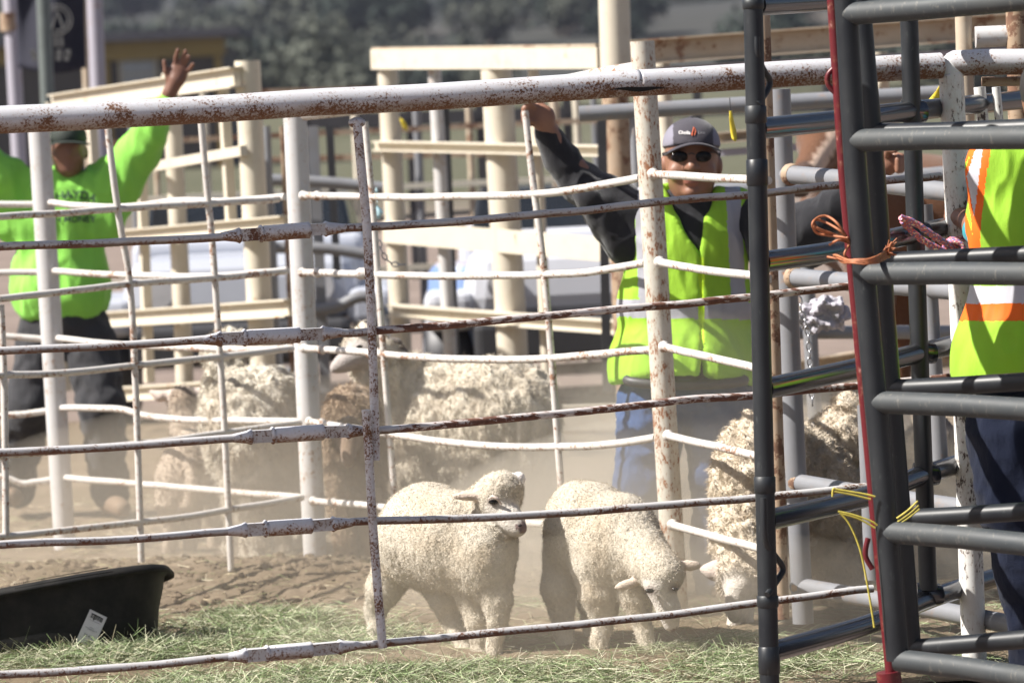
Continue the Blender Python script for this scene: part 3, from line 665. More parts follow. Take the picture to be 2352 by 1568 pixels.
t = thing('stock_fence', 'low brown rail fence far behind the pens', 'fence', (at(1000, 600, 30).x, 30.0, 0))
lines(t, [(560, 215, 1380, 196, 16), (560, 368, 1400, 345, 12)], 30.0, 'rail', MT['brown_rust'])
lines(t, [(700, 280, 2150, 232, 34)], 44.0, 'board', MT['steel_dark'])
lines(t, [(740, 512, 1180, 480, 10), (920, 635, 1200, 600, 12)], 26.0, 'rail', MT['steel_dark'])
lines(t, [(1200, 690, 1420, 672, 14), (1180, 725, 1420, 712, 30)], 24.0, 'rail', MT['cream_dirty'])
lines(t, [(1260, 850, 1420, 838, 26), (1270, 905, 1430, 895, 30)], 22.0, 'rail', MT['cream_dirty'])
for x in (700, 940, 1100, 1300, 1600, 1900):
    mb = MB(); beam(mb, at(x, 190, 30.1), at(x + 18, 640, 30.1), .07, .07); mb.build('post', MT['steel_dark'], t, smooth=False)

t = thing('holding_pen_fence', 'row of slim grey and cream posts with thin rails behind the chute and gate', 'fence', (at(900, 900, 24.0).x, 24.0, 0))
for x0, w, m in ((300, 18, 'grey_pipe'), (352, 14, 'cream_dirty'), (468, 18, 'cream'), (690, 20, 'grey_pipe'), (812, 16, 'cream'), (955, 20, 'grey_pipe'), (1075, 16, 'cream_dirty'), (1272, 22, 'cream_dirty'), (1322, 18, 'cream'), (1362, 14, 'grey_pipe')):
    mb = MB(); mb.tube([at(x0, 215, 24), at(x0 + 14, 520, 24), at(x0 + 27, 830, 24)], w / (F / 24) / 2, 12); mb.build('post', MT[m], t)
lines(t, [(240, 462, 1400, 405, 13), (240, 650, 1420, 590, 13), (240, 790, 1420, 735, 16)], 23.9, 'rail', MT['cream'])
lines(t, [(240, 560, 1420, 500, 10), (240, 330, 1400, 275, 12)], 23.9, 'rail', MT['brown_rust'])
t = thing('feed_bunk', 'long pale trough board lying at the foot of the cream gate beside the jeans', 'trough', (at(1360, 950, 17.2).x, 17.2, 0))
a = at(1270, 960, 16.4); b = at(1440, 955, 16.4)
mb = MB(); beam(mb, a, b, 0.11, 0.03); mb.build('board', MT['cream'], t, smooth=False)
mb = MB(); mb.box((a + b) / 2 + Vector((0, .25, -.06)), (b - a).length, .45, .02); mb.build('bottom_board', MT['cream_dirty'], t, smooth=False)

# posts, pole and banner at the upper left
t = thing('utility_pole', 'slim greenish steel pole in front of the dark banner at the upper left', 'post', (at(110, 900, 24).x, 24, 0))
mb = MB(); mb.tube([at(97, -60, 24), at(112, 300, 24), at(125, 640, 24)], 0.044, 16); mb.build('pole', plain('greenish_grey_pole', (0.13, 0.15, 0.145), 0.4), t)
for lb, x0, x1, w, m, y0 in (('pale lavender round pole with a band near its top at the far upper left', 20, 55, 34, 'rail_lav', -60), ('twin pale round poles right of the dark banner', 215, 240, 36, 'rail_lav', -60)):
    t = thing('steel_post', lb, 'post', (at(x1, 640, 26).x, 26, 0))
    mb = MB(); mb.tube([at(x0, y0, 26), at(x1, 560, 26)], w / (F / 26) / 2, 18); mb.build('pole', MT[m], t)
    if x0 == 20:
        mb = MB(); mb.tube([at(20, 30, 26), at(22, 72, 26)], 0.062, 16); mb.build('band', MT['brown_rust'], t)
    else:
        mb = MB(); mb.tube([at(190, -60, 26.3), at(214, 560, 26.3)], 0.03, 14); mb.build('pole', MT['cream_dirty'], t)
t = thing('banner', 'dark hanging banner with a faint pale round emblem and lettering at the upper left', 'banner', (at(115, 100, 25).x, 25, at(115, 160, 25).z))
def banner():
    V = []; Fc = []; nx, ny = 14, 16
    for j in range(ny + 1):
        for i in range(nx + 1):
            u, v = i / nx, j / ny
            x = 36 + 156 * u + v * 6; y = -60 + 215 * v + 14 * math.sin(u * 3.1) * v
            V.append(at(x, y, 25 + 0.05 * math.sin(u * 7 + v * 2)))
    for j in range(ny):
        for i in range(nx): k = j * (nx + 1) + i; Fc.append((k, k + 1, k + nx + 2, k + nx + 1))
    return V, Fc
V, Fc = banner(); bo = mesh_obj('cloth', V, Fc, plain('navy_banner_cloth', (0.012, 0.013, 0.028), 0.8, bmp=0), t)
sm = bo.modifiers.new('thickness', 'SOLIDIFY'); sm.thickness = 0.006
def text_mesh(s, size, place, name, mat, parent, ext=0.0, bold=0.0, n=2, align='CENTER'):
    """lettering turned into a mesh and laid on a surface by place(u, v)"""
    cu = bpy.data.curves.new('t', 'FONT'); cu.body = s; cu.size = size; cu.align_x = align; cu.offset = bold
    to = bpy.data.objects.new('t', cu); COL.objects.link(to); dg = bpy.context.evaluated_depsgraph_get(); dg.update()
    me = bpy.data.meshes.new_from_object(to.evaluated_get(dg)); bpy.data.objects.remove(to)
    V = [place(v.co.x, v.co.y) for v in me.vertices]; Fc = [tuple(p.vertices) for p in me.polygons]
    return mesh_obj(name, V, Fc, mat, parent, smooth=False)
ml = plain('faded_print', (0.12, 0.12, 0.12), 0.8, bmp=0)
mb = MB(); c = at(132, 46, 24.9)
for r0 in (0.095, 0.070):
    mb.tube([c + Vector((math.cos(a) * r0, 0, math.sin(a) * r0)) for a in [i * math.pi / 14 for i in range(29)]], 0.006, 6, caps=False)
mb.tube([c + Vector((-.04, 0, -.06)), c + Vector((0, 0, .05)), c + Vector((.04, 0, -.06))], 0.008, 6); mb.build('emblem', ml, t)
for k_, (y_, w_) in enumerate(((92, 26), (122, 44), (132, 40))):
    mb = MB()
    for j in range(5): mb.box(at(120 - w_ + j * w_ / 2.2, y_, 24.9), w_ / 2.2 * .62 / (F / 24.9), .004, .045 if k_ else .09)
    mb.build('faded_print', ml, t, smooth=False)
# ================================================================ implicit-surface modelling for bodies
class SDF:
    """smooth union of tapered capsules and ellipsoids -> one continuous surface (surface nets)"""
    def __init__(s, d0): s.P = []; s.C = []; s.d0 = d0; s.S = F / d0
    def w(s, x, y, dd=0.0): return np.array(at(x, y, s.d0 + dd))
    def cap(s, a, b, ra, rb, k=0.02, tag=0, px=True):
        A = s.w(*a) if px else np.array(a); B = s.w(*b) if px else np.array(b)
        f = 1 / s.S if px else 1.0
        s.P.append(('c', A, B, ra * f, rb * f, k, tag)); return s
    def chain(s, pts, k=0.02, tag=0):
        for (x0, y0, d0, r0), (x1, y1, d1, r1) in zip(pts, pts[1:]): s.cap((x0, y0, d0), (x1, y1, d1), r0, r1, k, tag)
        return s
    def ell(s, c, rx, ry, rz, rot=0.0, yaw=0.0, k=0.02, tag=0):
        """rx, rz in photo pixels (across, up), ry depth in pixels; rot = roll in the picture plane, yaw about the vertical"""
        Cn = s.w(*c); f = 1 / s.S
        M = np.array(Matrix.Rotation(R(yaw), 3, 'Z') @ Matrix.Rotation(R(rot), 3, 'Y'))
        s.P.append(('e', Cn, M, np.array([rx * f, ry * f, rz * f]), k, tag)); return s
    def cut(s, fn): s.C.append(fn); return s
    def bounds(s, pad=0.05):
        lo = np.full(3, 1e9); hi = -lo
        for p in s.P:
            if p[0] == 'c':
                for q, r in ((p[1], p[3]), (p[2], p[4])): lo = np.minimum(lo, q - r); hi = np.maximum(hi, q + r)
            else:
                e = np.sqrt(((p[2] * p[3]) ** 2).sum(1)); lo = np.minimum(lo, p[1] - e); hi = np.maximum(hi, p[1] + e)
        return lo - pad, hi + pad
    def mesh(s, vox, grow=0.0, floor=None, smooth=1):
        lo, hi = s.bounds(0.04 + grow)
        if floor is not None: lo[2] = max(lo[2], floor - 0.02)
        n = np.ceil((hi - lo) / vox).astype(int) + 1
        D = np.full(n, 9.0, np.float32); TG = np.zeros(n, np.int8); TD = np.full(n, 9.0, np.float32)
        ax = [lo[i] + np.arange(n[i]) * vox for i in range(3)]
        for p in s.P:
            if p[0] == 'c':
                rr = max(p[3], p[4]); pl = np.minimum(p[1], p[2]) - rr; ph = np.maximum(p[1], p[2]) + rr; k = p[5]; tg = p[6]
            else:
                e = np.sqrt(((p[2] * p[3]) ** 2).sum(1)); pl = p[1] - e; ph = p[1] + e; k = p[4]; tg = p[5]
            m = k + 4 * vox + grow
            i0 = np.clip(np.floor((pl - m - lo) / vox).astype(int), 0, n - 1); i1 = np.clip(np.ceil((ph + m - lo) / vox).astype(int) + 1, 1, n)
            sl_ = tuple(slice(a, b) for a, b in zip(i0, i1))
            X, Y, Z = np.meshgrid(ax[0][sl_[0]], ax[1][sl_[1]], ax[2][sl_[2]], indexing='ij')
            Q = np.stack([X, Y, Z], -1)
            if p[0] == 'c':
                ab = p[2] - p[1]; L2 = max(ab @ ab, 1e-9)
                t = np.clip(((Q - p[1]) @ ab) / L2, 0, 1)
                d = np.linalg.norm(Q - p[1] - t[..., None] * ab, axis=-1) - (p[3] + (p[4] - p[3]) * t)
            else:
                q = (Q - p[1]) @ p[2]; r = p[3]
                k0 = np.linalg.norm(q / r, axis=-1); k1 = np.linalg.norm(q / (r * r), axis=-1)
                d = np.where(k0 < 1e-6, -r.min(), k0 * (k0 - 1) / np.maximum(k1, 1e-9))
            a = D[sl_]; h = np.maximum(k - np.abs(a - d), 0) / k
            tb = TD[sl_]; w = d < tb; TD[sl_] = np.where(w, d, tb); TG[sl_] = np.where(w, tg, TG[sl_])
            D[sl_] = np.minimum(a, d) - h * h * k / 4
        D -= grow
        if s.C:
            X, Y, Z = np.meshgrid(*ax, indexing='ij')
            for fn in s.C:
                D = np.maximum(D, fn(X, Y, Z).astype(np.float32))
        if floor is not None:
            D = np.maximum(D, (floor - ax[2])[None, None, :].astype(np.float32))
        # surface nets
        I = D < 0; c = [slice(None, -1), slice(1, None)]
        cnt = np.zeros(np.array(n) - 1, np.int8)
        for a in (0, 1):
            for b in (0, 1):
                for e in (0, 1): cnt += I[c[a], c[b], c[e]]
        act = (cnt > 0) & (cnt < 8); idx = np.argwhere(act); vid = np.full(act.shape, -1, np.int32); vid[act] = np.arange(len(idx))
        acc = np.zeros((len(idx), 3)); num = np.zeros(len(idx))
        cs = [(a, b, e) for a in (0, 1) for b in (0, 1) for e in (0, 1)]
        for i in range(8):
            for j in range(i + 1, 8):
                ci, cj = np.array(cs[i]), np.array(cs[j])
                if np.abs(ci - cj).sum() != 1: continue
                di = D[tuple((idx + ci).T)]; dj = D[tuple((idx + cj).T)]; m = (di < 0) != (dj < 0)
                t = np.where(m, di / np.where(np.abs(di - dj) < 1e-9, 1e-9, di - dj), 0)
                acc += np.where(m[:, None], ci + t[:, None] * (cj - ci), 0); num += m
        V = (idx + acc / np.maximum(num, 1)[:, None]) * vox + lo
        Fs = []
        for a_ in range(3):
            b_, c_ = (a_ + 1) % 3, (a_ + 2) % 3
            s0 = [slice(1, -1)] * 3; s0[a_] = slice(0, -1); s1 = [slice(1, -1)] * 3; s1[a_] = slice(1, None)
            A = I[tuple(s0)]; B = I[tuple(s1)]
            for val, flip in ((True, False), (False, True)):
                e = np.argwhere((A == val) & (B != val))
                if not len(e): continue
                off = np.ones(3, int); off[a_] = 0; e = e + off
                q = []
                for db, dc in ((-1, -1), (0, -1), (0, 0), (-1, 0)):
                    o = e.copy(); o[:, b_] += db; o[:, c_] += dc; q.append(vid[tuple(o.T)])
                q = np.stack(q, 1); q = q[:, ::-1] if flip else q
                Fs.append(q[(q >= 0).all(1)])
        if not Fs: raise ValueError('empty surface')
        Fq = np.concatenate(Fs)
        tg = TG[tuple(np.minimum(np.round((V - lo) / vox).astype(int), n - 1).T)]
        for _ in range(smooth): V = lap(V, Fq, 0.5)
        return V, Fq, tg
def lap(V, Fq, f):
    s_ = np.zeros_like(V); c_ = np.zeros(len(V))
    for a, b in ((0, 1), (1, 2), (2, 3), (3, 0)):
        np.add.at(s_, Fq[:, a], V[Fq[:, b]]); np.add.at(c_, Fq[:, a], 1)
        np.add.at(s_, Fq[:, b], V[Fq[:, a]]); np.add.at(c_, Fq[:, b], 1)
    m = s_ / np.maximum(c_, 1)[:, None]; return V + (m - V) * f
def vnormals(V, Fq):
    n = np.cross(V[Fq[:, 2]] - V[Fq[:, 0]], V[Fq[:, 3]] - V[Fq[:, 1]]); N_ = np.zeros_like(V)
    for i in range(4): np.add.at(N_, Fq[:, i], n)
    return N_ / np.maximum(np.linalg.norm(N_, axis=1), 1e-9)[:, None]
def fnoise(V, sc3, seed=0, octs=2):
    """cheap vectorised value noise in -1..1"""
    out = np.zeros(len(V)); amp = 1.0; tot = 0
    P = V * np.asarray(sc3) + seed * 17.13
    for o in range(octs):
        i = np.floor(P).astype(np.int64); f = P - i; f = f * f * (3 - 2 * f); r = np.zeros(len(V))
        for a in (0, 1):
            for b in (0, 1):
                for c in (0, 1):
                    h = (i[:, 0] + a) * 73856093 ^ (i[:, 1] + b) * 19349663 ^ (i[:, 2] + c) * 83492791
                    h = (h ^ (h >> 13)) * 1274126177; h = (h ^ (h >> 16)) & 0xffff
                    w = (f[:, 0] if a else 1 - f[:, 0]) * (f[:, 1] if b else 1 - f[:, 1]) * (f[:, 2] if c else 1 - f[:, 2])
                    r += w * (h / 32767.5 - 1)
        out += r * amp; tot += amp; amp *= 0.5; P = P * 2.03 + 5.1
    return out / tot
def mixc(a, b, f):
    f = np.clip(f, 0, 1)[:, None]; return np.asarray(a) * (1 - f) + np.asarray(b) * f

def locks(V, Nn, mask, n, length, width, rng, hang=0.4, curl=0.35, cols=None, seg=3, flatness=0.35):
    """wool locks / short hair: thin tapering curved ribbons rooted on the skin"""
    ids = np.flatnonzero(mask); ids = rng.choice(ids, n)
    root = V[ids] + rng.normal(0, 0.0025, (n, 3)); nn = Nn[ids]
    d = nn * (1 - hang) + np.array([0, 0, -1.0]) * hang + rng.normal(0, flatness, (n, 3)); d /= np.linalg.norm(d, axis=1)[:, None]
    side = np.cross(d, rng.normal(size=(n, 3))); side /= np.linalg.norm(side, axis=1)[:, None]
    bend = np.cross(side, d); L = length * rng.uniform(0.55, 1.25, n)[:, None]; Wd = width * rng.uniform(0.6, 1.3, n)[:, None]
    ph = rng.uniform(0, 6.28, n)[:, None]; rows = []
    for k in range(seg + 1):
        t = k / seg
        c = root + d * L * t - nn * 0.002 + bend * L * curl * (t * t) + side * L * curl * 0.6 * np.sin(ph + t * 4) * t + np.array([0, 0, -1.0]) * L * hang * 0.35 * t * t
        w = Wd * (1 - t ** 1.6 * 0.85) * 0.5
        rows.append(c - side * w); rows.append(c + side * w)
    A = np.stack(rows, 1); VV = A.reshape(-1, 3); m = 2 * (seg + 1)
    b = (np.arange(n) * m)[:, None]
    q = np.concatenate([np.stack([b[:, 0] + 2 * k, b[:, 0] + 2 * k + 1, b[:, 0] + 2 * k + 3, b[:, 0] + 2 * k + 2], 1) for k in range(seg)])
    cc = np.repeat(cols[ids] * rng.uniform(0.95, 1.05, n)[:, None], m, 0)
    return VV, q, cc

MT['wool'] = tinted('wool', rough=0.95, sheen=0.25, bscale=150, bmp=0.8, bd=0.006, var=0.16, spec=0.05)
MT['fleece'] = tinted('fleece_locks', rough=0.95, sheen=0.15, bmp=0, var=0.12, spec=0.05)
MT['eye'] = plain('dark_wet_eye', (0.012, 0.009, 0.007), 0.12, bmp=0, spec=0.6)
WOOL_C = (0.48, 0.415, 0.325); WOOL_L = (0.58, 0.53, 0.445); DIRTY = (0.40, 0.32, 0.23); PINK = (0.66, 0.50, 0.43)

ALL = (0, 6)
def animal(name, label, cat, s, loc, vox=0.010, wool=(0,), disp=0.008, dscale=28, colfn=None, lock=None, eyes=(), group=None, extra=None, stretch=(1, 1, 0.55), fw=0.8):
    V, Fq, tg = s.mesh(vox, floor=-0.02)
    Nn = vnormals(V, Fq); wm = np.isin(tg, wool).astype(float)
    for _ in range(6):                              # soften the wool boundary
        m = np.zeros(len(V)); c = np.zeros(len(V))
        for a, b in ((0, 1), (1, 2), (2, 3), (3, 0)):
            np.add.at(m, Fq[:, a], wm[Fq[:, b]]); np.add.at(c, Fq[:, a], 1); np.add.at(m, Fq[:, b], wm[Fq[:, a]]); np.add.at(c, Fq[:, b], 1)
        wm = 0.5 * wm + 0.5 * m / np.maximum(c, 1)
    st_ = np.array(stretch) * dscale
    f1 = fnoise(V, st_, 1, 2); f2 = fnoise(V, st_ * 2.6, 2, 2)
    rid = 1 - np.abs(f1) * 1.6; V2 = V + Nn * (wm * disp * (rid * 0.85 + f2 * fw))[:, None]
    Nn = vnormals(V2, Fq); px, py = proj(V2)
    base = colfn(V2, tg, wm, px, py, Nn)
    shade = 1 + 0.05 * f2 * wm
    cols = base * shade[:, None]
    t = thing(name, label, cat, loc, group)
    body = mesh_obj('body', V2, Fq, MT['wool'], t, cols=cols)
    if lock:
        n, L, Wd, hang, curl, fl_ = lock
        VV, q, cc = locks(V2, Nn, wm > 0.6, n, L, Wd, np.random.default_rng(n), hang, curl, cols, flatness=fl_)
        mesh_obj('fleece', VV, q, MT['fleece'], t, cols=cc)
    for (x, y, dd, r) in eyes:
        mb = MB(); mb.ball(s.w(x, y, dd), r / s.S, 12, 8, (1.35, 0.75, 0.72)); mb.build('eye', MT['eye'], t)
    return t, body

# ---------------------------------------------------------------- lamb standing with its head turned
s = SDF(12.1)
s.ell((940, 1240, .22), 82, 84, 98, k=.05); s.ell((985, 1232, .12), 118, 100, 126, rot=-4, k=.05); s.ell((1050, 1245, 0), 112, 92, 118, rot=-6, k=.06)
s.ell((1110, 1285, -.08), 72, 74, 92, k=.05); s.ell((1130, 1240, -.05), 56, 60, 70, k=.04)
s.cap((1095, 1220, 0), (1128, 1165, -.04), 66, 47, .04)
s.ell((1143, 1137, -.08), 56, 56, 47, rot=12, k=.03); s.ell((1155, 1118, -.11), 45, 44, 36, rot=8, k=.02); s.ell((1108, 1150, -.02), 32, 40, 40, k=.03)
s.cap((1150, 1160, -.12), (1178, 1198, -.155), 36, 25, .025, 1); s.cap((1176, 1192, -.155), (1190, 1213, -.17), 25, 19, .02, 1)
s.ell((1193, 1212, -.178), 17, 14, 15, k=.008, tag=2)
s.cap((1166, 1190, -.09), (1184, 1220, -.14), 22, 13, .02, 1)
s.ell((1074, 1139, -.12), 36, 9, 11, rot=3, k=.008, tag=3); s.cap((1108, 1140, -.10), (1092, 1139, -.115), 14, 11, .01, 3)
s.ell((1193, 1098, -.11), 14, 11, 17, rot=-15, k=.006, tag=4); s.cap((1184, 1114, -.10), (1192, 1100, -.11), 13, 13, .01, 4)
s.chain([(1078, 1330, -.02, 46), (1086, 1372, -.03, 32), (1094, 1425, -.05, 23)], .03); s.chain([(1094, 1425, -.05, 21), (1099, 1462, -.05, 17), (1102, 1494, -.05, 15), (1106, 1510, -.07, 17)], .02, 6)
s.chain([(1130, 1335, -.10, 44), (1142, 1380, -.12, 30), (1143, 1425, -.13, 21)], .03); s.chain([(1143, 1425, -.13, 19), (1138, 1462, -.12, 15), (1134, 1486, -.12, 14), (1135, 1502, -.13, 16)], .02, 6)
s.chain([(915, 1290, .22, 58), (882, 1350, .24, 38), (862, 1400, .28, 24)], .03); s.chain([(862, 1400, .28, 22), (864, 1440, .26, 16), (860, 1482, .25, 14), (864, 1496, .23, 16)], .02, 6)
s.chain([(1000, 1320, .20, 50), (1026, 1372, .14, 36), (1038, 1418, .14, 26)], .03); s.chain([(1038, 1418, .14, 24), (1054, 1455, .10, 18), (1064, 1486, .08, 14), (1074, 1500, .06, 16)], .02, 6)
def lamb_col(head, hoofy, nose=None, warm=0.35, eyes=()):
    def fn(V, tg, wm, px, py, Nn):
        w = mixc(WOOL_L, WOOL_C, (fnoise(V, (6, 6, 6), 3) * 0.5 + 0.35) + warm * np.clip(Nn[:, 2], 0, 1) * 0)
        w = mixc(w, (0.42, 0.34, 0.24), (fnoise(V, (9, 9, 9), 8, 3) - 0.12) * 1.3)
        c = mixc((0.60, 0.55, 0.49), w, wm)
        c = np.where((tg == 6)[:, None], w, c)
        c = np.where((tg == 2)[:, None], (0.22, 0.16, 0.15), c)
        for ex, ey in eyes:                        # dark rims and tear marks round the eyes
            c = mixc(c, (0.20, 0.15, 0.13), np.clip(1.5 - np.hypot((px - ex) / 14, (py - ey) / 10), 0, 1) * (tg != 3) * .9)
        c = np.where((tg == 3)[:, None], (0.58, 0.48, 0.40), c)
        c = np.where((tg == 4)[:, None], (0.82, 0.76, 0.72), c)
        return c
    return fn
t, _ = animal('lamb', 'cream lamb standing side on with its head up and turned, muzzle above the thin rod', 'lamb', s, (at(1000, 1505, 12.1).x, 12.1, 0),
    vox=0.0070, wool=ALL, disp=0.0050, dscale=66, colfn=lamb_col(0, 0, eyes=((1133, 1152),)), lock=(110000, 0.0048, 0.0015, 0.35, 0.7, 0.4), eyes=[(1133, 1152, -.166, 8.5)], stretch=(1, 1, .38), fw=.25)
def small(name, parent, fn, mat):
    mb = MB(); fn(mb); return mb.build(name, mat, parent)
sk = plain('pale_eyelid', (0.55, 0.45, 0.40), 0.8, bmp=0)
small('eyelid', t, lambda m: m.tube([s.w(1121, 1146, -.170), s.w(1131, 1139, -.182), s.w(1143, 1145, -.186), s.w(1152, 1158, -.178)], [.002, .0052, .005, .002], 8), sk)
nm = plain('dark_nostril', (0.03, 0.02, 0.02), 0.5, bmp=0)
small('nostril', t, lambda m: m.ball(s.w(1194, 1206, -.196), .0060, 8, 6, (1.3, .5, .7)), nm)
small('mouth', t, lambda m: m.tube([s.w(1184, 1222, -.170), s.w(1193, 1225, -.186), s.w(1202, 1220, -.180)], [.0015, .0025, .0015], 6), nm)

# ---------------------------------------------------------------- lamb with its head down
s = SDF(11.97)
s.ell((1325, 1215, .18), 78, 84, 112, rot=3, k=.05); s.ell((1362, 1215, .10), 98, 92, 108, rot=6, k=.05); s.ell((1415, 1250, 0), 90, 86, 108, rot=14, k=.05)
s.cap((1430, 1215, 0), (1490, 1285, -.14), 74, 54, .04)
s.ell((1512, 1305, -.20), 52, 54, 46, rot=20, k=.03); s.ell((1525, 1318, -.24), 44, 42, 38, rot=10, k=.02)
s.cap((1516, 1345, -.25), (1536, 1400, -.25), 35, 25, .025, 1); s.cap((1536, 1398, -.25), (1541, 1430, -.245), 25, 19, .02, 1); s.ell((1543, 1436, -.25), 15, 13, 13, k=.008, tag=2)
s.ell((1444, 1340, -.18), 35, 10, 12, rot=-14, k=.008, tag=3)
s.ell((1582, 1298, -.19), 30, 10, 13, rot=3, k=.008, tag=3)
s.chain([(1300, 1290, .18, 54), (1284, 1350, .16, 37), (1290, 1400, .16, 27)], .03); s.chain([(1290, 1400, .16, 25), (1294, 1440, .15, 20), (1298, 1480, .13, 17), (1302, 1500, .12, 19)], .02, 6)
s.chain([(1372, 1310, .02, 58), (1378, 1360, 0, 42), (1385, 1400, 0, 30)], .03); s.chain([(1385, 1400, 0, 28), (1384, 1440, 0, 19), (1376, 1470, -.01, 16), (1378, 1490, -.02, 18)], .02, 6)
s.chain([(1350, 1310, .28, 40), (1352, 1370, .30, 27), (1358, 1420, .32, 19), (1362, 1462, .30, 17)], .03)
s.chain([(1450, 1310, -.05, 52), (1460, 1365, -.05, 34), (1470, 1410, -.06, 23)], .03); s.chain([(1470, 1410, -.06, 21), (1480, 1450, -.07, 16), (1486, 1480, -.08, 14), (1490, 1495, -.09, 16)], .02, 6)
t, _ = animal('lamb', 'cream lamb nosing the hay with its head down, beside the ear of the ram', 'lamb', s, (at(1370, 1490, 11.97).x, 11.97, 0),
    vox=0.0070, wool=ALL, disp=0.0050, dscale=66, colfn=lamb_col(0, 0, eyes=((1492, 1356), (1551, 1352))), lock=(110000, 0.0048, 0.0015, 0.35, 0.7, 0.4), eyes=[(1492, 1356, -.300, 8), (1551, 1352, -.305, 6)], stretch=(1, 1, .38), fw=.25)

# ---------------------------------------------------------------- adult sheep behind the rods
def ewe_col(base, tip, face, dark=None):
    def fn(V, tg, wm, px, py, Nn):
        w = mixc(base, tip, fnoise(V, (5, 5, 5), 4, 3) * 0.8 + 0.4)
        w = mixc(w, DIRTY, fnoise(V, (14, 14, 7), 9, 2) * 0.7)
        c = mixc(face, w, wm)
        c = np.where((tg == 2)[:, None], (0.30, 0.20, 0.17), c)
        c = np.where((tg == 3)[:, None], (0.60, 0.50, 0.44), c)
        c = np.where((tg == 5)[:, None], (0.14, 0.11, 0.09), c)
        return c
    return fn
s = SDF(14.75)
s.ell((1150, 955, -.12), 118, 118, 128, k=.06); s.ell((1060, 965, .05), 130, 120, 132, k=.06); s.ell((965, 945, .18), 84, 105, 108, k=.06)
s.ell((1215, 965, -.18), 56, 90, 104, k=.05); s.ell((980, 1035, .15), 75, 95, 82, k=.05); s.ell((1120, 1050, -.08), 95, 90, 60, k=.06)
s.cap((945, 905, .15), (870, 835, .02), 76, 52, .05)
s.ell((845, 806, -.02), 48, 44, 40, rot=-20, k=.03); s.ell((838, 778, -.02), 40, 36, 24, k=.02)
s.cap((828, 812, -.06), (788, 834, -.08), 33, 21, .03, 1); s.cap((790, 834, -.08), (770, 845, -.09), 20, 14, .02, 1); s.ell((765, 844, -.092), 9, 9, 9, k=.01, tag=2)
s.chain([(884, 786, .02, 14), (908, 792, .04, 17), (932, 808, .06, 8)], .01, 5)
s.chain([(970, 1080, .05, 42), (962, 1150, .05, 24), (964, 1210, .05, 18), (966, 1262, .03, 18)], .04)
s.chain([(1000, 1080, .30, 40), (1010, 1160, .32, 22), (1010, 1252, .3, 17)], .04)
s.chain([(1215, 1050, -.2, 62), (1222, 1120, -.18, 40), (1206, 1180, -.16, 23), (1212, 1272, -.18, 18)], .04)
s.chain([(1160, 1060, .02, 50), (1160, 1140, .04, 28), (1160, 1262, .04, 18)], .04)
animal('sheep', 'big shaggy cream ewe seen side on behind the lambs, head raised to the left', 'sheep', s, (at(1080, 1262, 14.75).x, 14.75, 0), vox=0.013,
    disp=0.030, dscale=19, colfn=ewe_col((0.56, 0.50, 0.41), (0.68, 0.62, 0.52), (0.42, 0.38, 0.36)), lock=(70000, 0.018, 0.0030, 0.55, 0.45, 0.30), eyes=[(826, 796, -.14, 6)], stretch=(1, 1, .35))
s = SDF(14.45)
s.ell((812, 985, 0), 66, 85, 92, k=.05); s.ell((820, 1050, .05), 64, 80, 84, k=.05); s.ell((805, 930, -.02), 48, 60, 40, k=.04)
s.chain([(790, 1090, 0, 36), (786, 1160, 0, 22), (790, 1225, 0, 15), (790, 1288, -.02, 15)], .03); s.chain([(840, 1090, .03, 34), (846, 1170, .03, 20), (842, 1284, .02, 15)], .03)
s.chain([(800, 1080, .28, 32), (806, 1270, .3, 14)], .03); s.chain([(850, 1080, .28, 32), (860, 1268, .3, 14)], .03)
s.ell((800, 1000, -.2), 30, 34, 40, k=.05); s.cap((800, 1010, -.24), (800, 1060, -.28), 24, 16, .03, 1)
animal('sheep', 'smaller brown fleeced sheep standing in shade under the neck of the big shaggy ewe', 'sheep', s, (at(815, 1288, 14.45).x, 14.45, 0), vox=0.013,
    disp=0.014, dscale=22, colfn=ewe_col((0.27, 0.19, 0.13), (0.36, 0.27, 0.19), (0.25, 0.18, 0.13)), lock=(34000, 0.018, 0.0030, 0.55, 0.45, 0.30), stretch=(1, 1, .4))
s = SDF(14.88)
s.ell((590, 965, 0), 106, 115, 108, k=.06); s.ell((560, 1000, -.08), 86, 95, 108, k=.05); s.ell((640, 975, .15), 76, 100, 100, k=.05); s.ell((610, 905, 0), 78, 88, 48, k=.05)
s.cap((530, 930, .05), (520, 850, .10), 55, 44, .05); s.ell((516, 815, .10), 40, 44, 40, k=.03); s.ell((530, 790, .10), 40, 38, 30, k=.02)
s.cap((500, 830, .15), (496, 855, .28), 30, 22, .02, 1); s.chain([(548, 828, .1, 11), (568, 852, .08, 12), (572, 868, .08, 6)], .01, 3); s.chain([(484, 832, .1, 10), (478, 862, .08, 8)], .01, 3)
s.chain([(562, 1085, -.12, 48), (580, 1145, -.12, 26), (588, 1190, -.12, 15), (582, 1240, -.12, 13), (574, 1292, -.14, 16)], .03)
s.chain([(560, 1085, .12, 40), (545, 1170, .1, 18), (548, 1278, .1, 14)], .03)
s.chain([(650, 1060, .10, 48), (652, 1130, .1, 26), (650, 1180, .1, 15), (652, 1262, .1, 14)], .03); s.chain([(675, 1060, .3, 40), (690, 1170, .3, 16), (690, 1262, .3, 13)], .03)
animal('sheep', 'shaggy grey cream ewe with mud caked flank standing left of the middle post', 'sheep', s, (at(600, 1285, 14.88).x, 14.88, 0), vox=0.013,
    disp=0.030, dscale=19, colfn=ewe_col((0.54, 0.49, 0.41), (0.66, 0.61, 0.52), (0.45, 0.40, 0.34)), lock=(60000, 0.018, 0.0030, 0.55, 0.45, 0.30), stretch=(1, 1, .4))
s = SDF(15.2)
